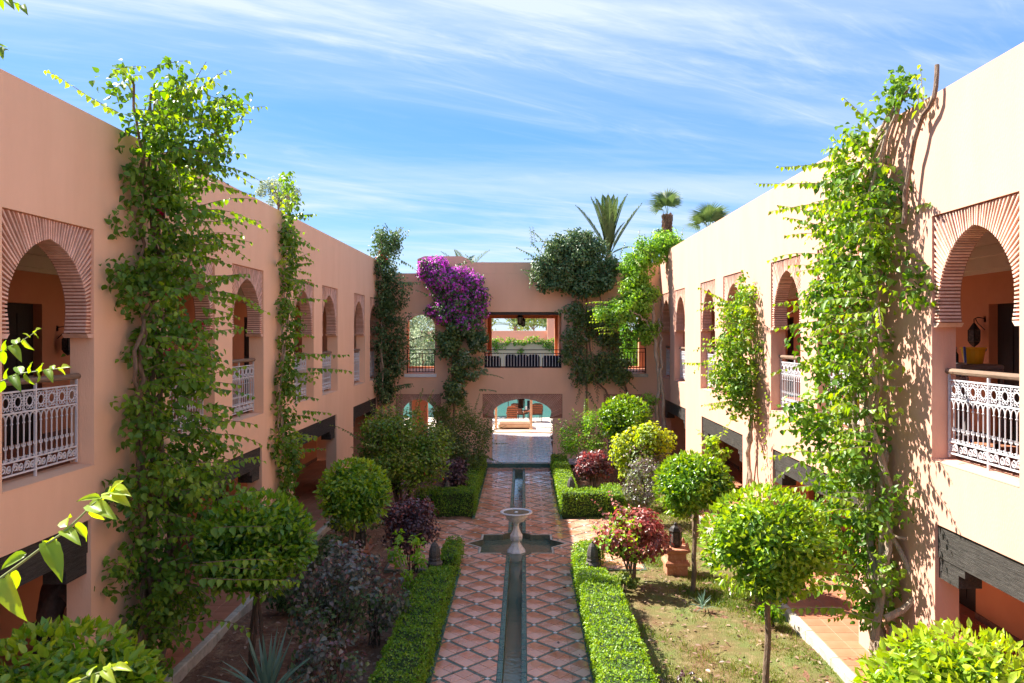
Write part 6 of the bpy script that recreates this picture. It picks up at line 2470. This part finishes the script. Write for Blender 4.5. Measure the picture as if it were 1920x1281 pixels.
# ------------------------------------------------------------------ leafy shoots near the camera
NL = np.array([[0, 0, 0], [.26, .10, .10], [.36, .42, .13], [0, 1, -.16], [-.36, .42, .13], [-.26, .10, .10]])


def near_leaf_mesh(tint):
    """a large heart shaped leaf with a raised fold, wavy margin and pointed tip"""
    rows = 7
    V, Fa = [], []
    prof = [0.02, .23, .30, .27, .19, .09, .0]
    for i in range(rows):
        s = (0, .10, .28, .48, .68, .86, 1.0)[i]
        w_ = prof[i]
        for j in range(5):
            a = (j - 2) / 2
            V.append((a * w_, s - .09 * abs(a) ** 2 * (1 if i < 3 else 0), abs(a) * w_ * .42 - .28 * s * s + .02 * math.sin(i * 2.1 + j * 1.7 + tint * 20)))
    for i in range(rows - 1):
        for j in range(4):
            a = i * 5 + j
            Fa.append((a, a + 1, a + 6, a + 5))
    me = mesh_np('leaf', V, [np.array(Fa)], np.full(len(V), tint), smooth=True)
    me.materials.append(M['leaf_lime'])
    return me


NLM = [near_leaf_mesh(v) for v in (.35, .5, .65, .8, .95)]


def shoot(name, label, stem, leaves, r=.004, Y=1.7, mat='stem'):
    """stem: pixel points; leaves: (px base, py base, px tip, py tip, roll, tint index, depth shift)"""
    pts = [P(*q) if len(q) == 3 else P(q[0], q[1], Y) for q in stem]
    t = thing(name, label, 'plant shoot', tuple(pts[0]))
    q = MB()
    n = len(pts)
    q.tube(pts, [r * (1 - .6 * i / (n - 1)) for i in range(n)], 7)
    q.build('stem', mat, t)
    o = Vector(pts[0])
    for (bx, by, tx, ty, roll, ti, dz) in leaves:
        b_ = P(bx, by, Y)
        e = P(tx, ty, Y + dz)
        T = (e - b_)
        L = T.length
        T.normalize()
        Nn = Vector((math.sin(roll), -math.cos(roll) * .8, .75))
        Nn = (Nn - T * Nn.dot(T)).normalized()
        X = T.cross(Nn)
        ob = obj('leaf', NLM[ti], None, t)
        L *= 0.95
        X = X * .72
        ob.matrix_basis = Matrix(((X.x * L, T.x * L, Nn.x * L, b_.x - o.x), (X.y * L, T.y * L, Nn.y * L, b_.y - o.y), (X.z * L, T.z * L, Nn.z * L, b_.z - o.z), (0, 0, 0, 1)))
    return t


shoot('leafy_shoot', 'backlit lime green shoot with big leaves at the lower left edge', [(-420, 1700, 1.75), (-240, 1330, 1.75), (-90, 1150, 1.7), (0, 1085), (40, 1056), (85, 1022), (120, 998), (150, 970), (175, 945), (200, 928), (218, 918)],
      [(45, 1040, -8, 1066, .3, 1, -.02), (8, 1085, 34, 1166, -.4, 3, -.05), (18, 1080, 46, 1118, .8, 2, .06), (86, 1022, 78, 1012, .2, 3, .0), (88, 1020, 118, 1081, .5, 1, -.05), (92, 1015, 104, 1022, .1, 4, .05),
       (125, 985, 122, 958, -.5, 3, .06), (120, 996, 148, 1012, .4, 2, -.04), (140, 988, 178, 1013, .7, 2, .05), (170, 948, 212, 962, .2, 2, -.05), (172, 952, 186, 974, -.3, 4, .04), (186, 934, 147, 932, .0, 3, -.04),
       (202, 928, 238, 936, .3, 4, -.05), (205, 925, 194, 916, -.3, 4, .05), (212, 920, 220, 897, -.2, 4, -.03), (214, 918, 240, 911, .3, 4, .04), (216, 920, 236, 920, .0, 3, -.05), (184, 935, 194, 930, .4, 4, .05)])
shoot('leafy_shoot', 'pale green shoot hanging before the nearest left railing', [(-300, 900, 2.6), (-120, 780, 2.6), (-40, 735, 2.6), (0, 716, 2.6), (40, 700, 2.6), (80, 695, 2.6), (122, 690, 2.6)],
      [(0, 716, 8, 742, .4, 0, .04), (14, 708, 6, 688, -.3, 1, -.04), (24, 706, 36, 728, .2, 0, -.05), (38, 700, 30, 678, .4, 1, .05), (48, 700, 58, 724, -.2, 1, .04), (58, 697, 52, 676, .1, 2, -.04), (68, 696, 80, 716, .5, 1, .05),
       (78, 695, 74, 677, -.3, 2, -.04), (88, 694, 98, 712, .3, 2, -.04), (100, 692, 96, 680, .2, 3, .03), (108, 692, 128, 702, .2, 3, .03), (115, 690, 128, 684, -.3, 3, -.03)], .0035, 2.6)
shoot('leafy_shoot', 'small leafy shoot above the nearest left railing', [(-260, 820, 2.8), (-90, 700, 2.8), (-20, 668, 2.8), (10, 655, 2.8), (40, 640, 2.8), (68, 622, 2.8)],
      [(0, 660, 14, 688, .3, 1, .04), (12, 655, 2, 634, -.2, 1, -.05), (22, 650, 40, 672, .4, 2, -.04), (32, 645, 26, 628, .1, 2, .05), (44, 638, 58, 658, -.3, 2, .04), (54, 632, 46, 622, .3, 3, -.03), (62, 626, 76, 632, .2, 3, .03), (66, 622, 72, 612, .1, 3, -.03)], .003, 2.8)
shoot('leafy_shoot', 'lime green shoot tip rising at the bottom left edge', [(-60, 1560, 2.0), (60, 1350, 2.0), (120, 1290, 2.0), (165, 1268, 2.0), (205, 1255, 2.0), (235, 1244, 2.0)],
      [(150, 1275, 118, 1285, .2, 4, -.03), (168, 1266, 178, 1242, -.3, 3, .04), (180, 1264, 172, 1292, .4, 3, -.04), (195, 1258, 214, 1278, .2, 4, -.04), (204, 1256, 196, 1240, .1, 4, .04), (218, 1250, 243, 1252, .3, 4, -.03), (224, 1248, 240, 1236, -.1, 4, .04), (205, 1258, 240, 1240, .2, 3, .05)], .0035, 2.0)
shoot('leafy_shoot', 'thin leafy shoot tip in the upper left corner of the sky', [(-300, -400, 3.2), (-120, -120, 3.2), (-20, -10, 3.2), (20, 2, 3.2), (44, 12, 3.2)],
      [(0, 0, 6, 16, .2, 0, .05), (18, 2, 14, -12, .3, 1, -.04), (30, 6, 36, 20, .2, 1, .04), (42, 11, 48, 22, -.2, 1, -.04), (10, 0, 24, 8, .2, 0, -.05)], .003, 3.2)
shoot('leafy_shoot', 'dark leaf tip at the upper left edge below the corner', [(-300, 40, 3.4), (-100, 70, 3.4), (-10, 88, 3.4), (10, 95, 3.4)],
      [(-6, 86, 18, 84, .2, 0, .05), (0, 90, 4, 106, .2, 0, -.04), (8, 94, 20, 92, .4, 0, .03)], .003, 3.4)
